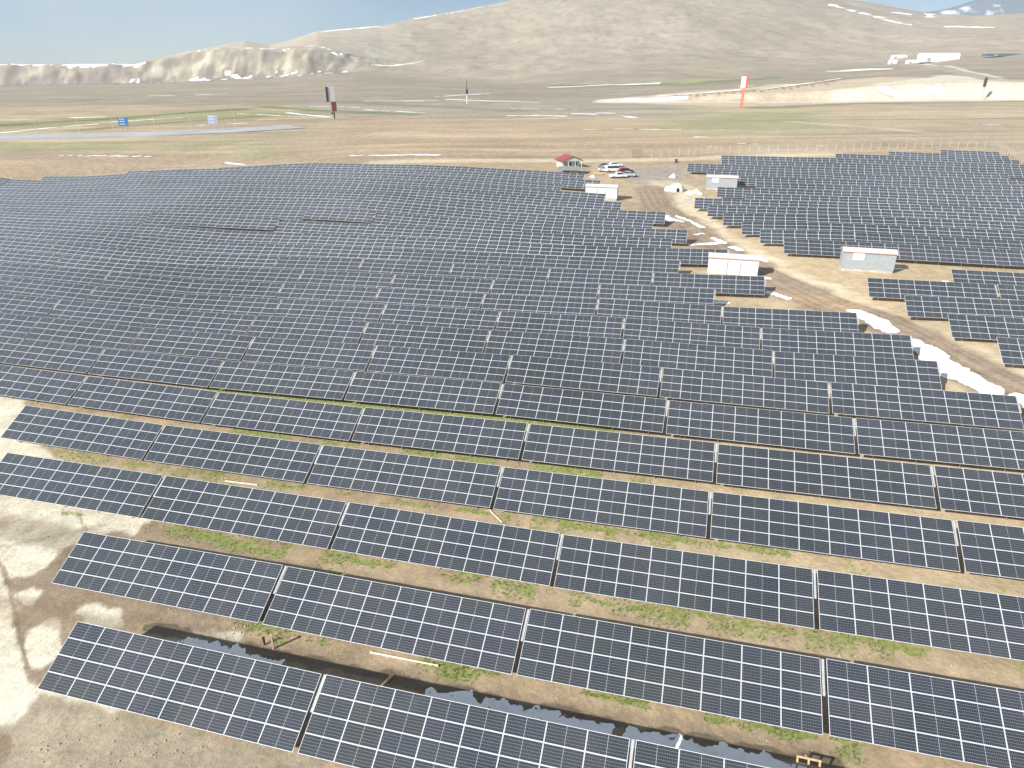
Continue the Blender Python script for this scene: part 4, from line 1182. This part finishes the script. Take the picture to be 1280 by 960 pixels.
roadsign(157, 165.5, M_BLUE, 'small saturated blue road sign left of the paler one')
roadsign(268, 163.5, noisy('faded_blue', (.36, .42, .55), .4, .4, .1), 'paler blue-white road sign standing nearer on the verge', 4.6, 4.2)
def mastpole():
    root, y = put('utility_mast', 584, 129.5, 'lone slender mast, dark above and white below, on the plain', 'mast')
    s = y / 869
    p = MB(); p.tube((0, 0, -.5), (0, 0, 9.5 * s), .45, 0, 10); part('base', p, M_WHITE, root)
    q = MB(); q.tube((0, 0, 9 * s), (0, 0, 25 * s), .40, 0, 10, .14); q.box((0, 0, 13 * s), (2.4 * s, .7, 4.5 * s)); part('mast_head', q, M_BLACK, root)
mastpole()
lamp = None
for i, (u, v, side) in enumerate([(47, 171, 'first'), (100, 169.5, 'second'), (143, 168.6, 'third'), (195, 166.8, 'fourth'), (240, 165.6, 'fifth'), (295, 162.5, 'sixth')]):
    if lamp is None:
        lamp, y = put('street_lamp', u, v, '', 'street lamp'); o = lamp
        p = MB(); p.tube((0, 0, -.3), (0, 0, 8.6), .09, 0, 8, .06); part('pole', p, M_CONCW, lamp)
        a = MB(); a.bar((0, 0, 8.5), (0, -1.8, 9.0), .07, .07); part('arm', a, M_CONCW, lamp)
        h = MB(); h.box((0, -2.0, 9.0), (.28, .7, .14)); part('lamp_head', h, M_WHITE, lamp)
    else:
        o = copy_tree(lamp); q = at(u, v); o.location = (q[0], q[1], gz(*q))
    tag(o, 'slim pale street lamp, %s from left along the highway' % side, 'street lamp', 'street lamps along the highway')

# ------------------------------------------------------------------ sheds on the rise at the right
def shed(name, u, v, wpx, hpx, dpth, mat, label, cat, roofmat=None, arch=False, rz=0):
    p = at(u, v); y = float(p[1]); s = y / 869
    W_, H_ = wpx * s, hpx * s
    root = link(name, None, None, (p[0], p[1], gz(*p) - .5), (0, 0, R(rz))); tag(root, label, cat)
    b = MB(); b.box((0, dpth / 2, H_ * .35), (W_, dpth, H_ * .7 + .5)); part('wall', b, mat, root)
    pr = [(-dpth * 0, H_ * .7), (dpth * .5, H_ * 1.0), (dpth, H_ * .7)] if not arch else [(dpth * (.5 - .5 * math.cos(t)), H_ * .7 + H_ * .4 * math.sin(t)) for t in np.linspace(0, math.pi, 9)]
    r_ = MB(); r_.prism(pr, -W_ / 2 - .3, W_ / 2 + .3, 0, 'x'); part('roof', r_, roofmat or mat, root)
    d = MB(); d.box((-W_ * .3, -.06, H_ * .25), (min(4, W_ * .2), .1, H_ * .45)); part('door', d, M_GREY, root)
    return root
shed('greenhouse', 1175, 77, 43, 8.6, 12, noisy('white_film', (.70, .71, .70), .5, .1, .05), 'long white arched shed on the rise above the quarry', 'shed', arch=True)
shed('farm_shed', 1125, 73, 16, 4, 8, M_PALEROOF, 'low cream shed upper left of the long white arched shed', 'shed')
shed('farm_shed', 1117, 80, 8, 5, 7, M_WHITE, 'small square white shed at the foot of the access road', 'shed')
shed('farm_shed', 1142, 79, 13, 4, 7, M_WHITE, 'low white shed touching the left end of the long arched one', 'shed')
shed('dark_shed', 1264, 69.5, 58, 3.6, 8, noisy('dark_blue_sheet', (.14, .17, .22), .5, .06, .4), 'long dark blue shed with pale ground in front, far right', 'shed', roofmat=noisy('green_grey_roof', (.40, .43, .40), .6, .1, .2))
stroke  # (painting is finished before this point)

# ------------------------------------------------------------------ small things between the near rows
def lay_pipe(a, b, r_, label, mat=M_PIPE, name='pipe', cat='pipe', lift=.05):
    A, B_ = at(*a), at(*b); za, zb = gz(*A) + r_ + lift, gz(*B_) + r_ + lift
    mb = MB(); o0 = Vector((A[0], A[1], za)); e = Vector((B_[0], B_[1], zb)) - o0
    mb.tube((0, 0, 0), e, r_, 0, 10)
    for t in (.0, .5, .97): mb.tube(e * t, e * (t + .03), r_ * 1.25, 0, 10)
    tag(link(name, mb.mesh(name, [mat]), None, o0), label, cat)
lay_pipe((463, 816), (548, 833), .06, 'long cream pipe lying in the mud behind the front row', lift=0)
lay_pipe((282, 602), (322, 607), .06, 'short cream pipe on grass between two rows at left', lift=0)
lay_pipe((612, 638), (628, 654), .05, 'thin pale rod lying across the aisle near the picture middle', name='rod', cat='rod', lift=0)
lay_pipe((480, 857), (492, 845), .05, 'short greenish stick lying beside the damp strip', mat=noisy('green_wood', (.30, .32, .14), .8, 5, .2), name='stick', cat='stick', lift=0)
def stake(u, v, label, mat, h, wd):
    p = at(u, v); mb = MB(); mb.box((0, 0, h / 2 - .1), (wd, wd, h + .2)); mb.box((0, 0, h), (wd * 1.5, wd * 1.5, wd * .6))
    tag(link('stake', mb.mesh('stake', [mat]), None, (p[0], p[1], gz(*p))), label, 'stake')
stake(342, 811, 'pinkish wooden stake standing by the gravel patch', noisy('pink_wood', (.52, .36, .28), .7, 6, .2), 1.1, .12)
stake(331, 806, 'short dark stake just left of the pinkish one', M_BLACK, .6, .1)
def pallet():
    p = at(1008, 979); root = link('wooden_pallet', None, None, (p[0], p[1], gz(*p) + .05), (R(58), 0, AZ)); tag(root, 'wooden pallet leaning at the bottom edge of the picture', 'pallet')
    for i in range(4):
        s = MB(); s.box((0, .1 + i * .36, .1), (1.15, .1, .03)); part('slat', s, M_WOOD, root)
    for x in (-.53, 0, .53):
        s = MB(); s.box((x, .62, .04), (.09, 1.2, .09)); part('bearer', s, M_WOOD, root)
pallet()
# stones and grass: uncountable
def stones():
    rng = random.Random(3); mb = MB()
    def stone(p, s):
        z = gz(*p); rot = Matrix.Rotation(rng.uniform(0, 6), 3, 'Z') @ Matrix.Rotation(rng.uniform(-.5, .5), 3, 'X')
        V = []
        for d in [(1, 0, 0), (-1, 0, 0), (0, 1, 0), (0, -1, 0), (0, 0, 1), (0, 0, -1), (.6, .6, .5), (-.6, .6, .5), (.6, -.6, .5), (-.6, -.6, .5)]:
            V.append(rot @ (Vector(d) * s * rng.uniform(.6, 1.0)) + Vector((p[0], p[1], z + s * .25)))
        mb.add(V, [(0, 6, 4), (0, 4, 8), (1, 4, 7), (1, 9, 4), (2, 4, 6), (2, 7, 4), (3, 8, 4), (3, 4, 9), (0, 2, 6), (2, 1, 7), (1, 3, 9), (3, 0, 8), (0, 5, 2), (2, 5, 1), (1, 5, 3), (3, 5, 0)])
    for (u, v, n, sx) in [(305, 788, 60, 1.3), (130, 945, 26, 3.2), (200, 935, 30, 2.4), (230, 760, 40, 2.0), (60, 935, 14, .8)]:
        c = at(u, v)
        for i in range(n): stone((c[0] + rng.gauss(0, sx * .6), c[1] + rng.gauss(0, sx * .3)), rng.uniform(.02, .08))
    for i in range(1700):
        k = rng.choice([-5, -4, -3, -2, -1, 0]); p0 = lowperp(k) - rng.uniform(.2, 4.2); a = rng.uniform(-60, 45)
        if k <= -4 and a < -26: continue
        stone((NX * p0 + AX * a, NY * p0 + AY * a), rng.uniform(.02, .075))
    tag(link('stones', mb.mesh('stones', [noisy('pale_stone', (.52, .46, .38), .9, 2, .3)])), 'small pale stones scattered over the soil', 'stones', kind='stuff')
stones()
def tufts():
    rng = random.Random(5); V = []; F = []; nb = 0
    cells = np.where((MASK[:, 1] > .5) & (gy < 75) & (gy > 15) & (np.abs(uu - 640) < 760))[0]
    cells = rng.sample(list(cells), min(len(cells), 5000))
    zz = H(gx[cells], gy[cells])
    for ci, z in zip(cells, zz):
        x0 = gx[ci] + rng.uniform(-.2, .2); y0 = gy[ci] + rng.uniform(-.2, .2)
        for b_ in range(5):
            a = rng.uniform(0, 6.28); h = rng.uniform(.05, .16); l = rng.uniform(.02, .09); wv = .018
            x = x0 + rng.uniform(-.07, .07); y = y0 + rng.uniform(-.07, .07)
            o = len(V)
            V += [(x - wv * math.sin(a), y + wv * math.cos(a), z), (x + wv * math.sin(a), y - wv * math.cos(a), z), (x + l * math.cos(a), y + l * math.sin(a), z + h)]
            F.append((o, o + 1, o + 2))
    me = bpy.data.meshes.new('grass'); me.from_pydata(V, [], F)
    m = noisy('grass_blades', (.17, .25, .06), .7, .6, .5, coords='Object'); me.materials.append(m)
    tag(link('grass', me), 'short green weeds along the lower edges of the near rows', 'grass', kind='stuff')
tufts()

# ------------------------------------------------------------------ haze
def haze():
    mb = MB(); mb.box((0, 2250, 170), (9000, 4700, 500))
    m = bpy.data.materials.new('haze_air'); m.use_nodes = True
    n = m.node_tree; n.nodes.remove(n.nodes['Principled BSDF'])
    v = n.nodes.new('ShaderNodeVolumePrincipled'); v.inputs['Density'].default_value = .00010
    v.inputs['Color'].default_value = (.82, .92, 1.0, 1); v.inputs['Anisotropy'].default_value = .35
    n.links.new(v.outputs[0], n.nodes['Material Output'].inputs['Volume'])
    tag(link('haze', mb.mesh('haze', [m])), 'thin pale haze in the air', kind='stuff')
haze()
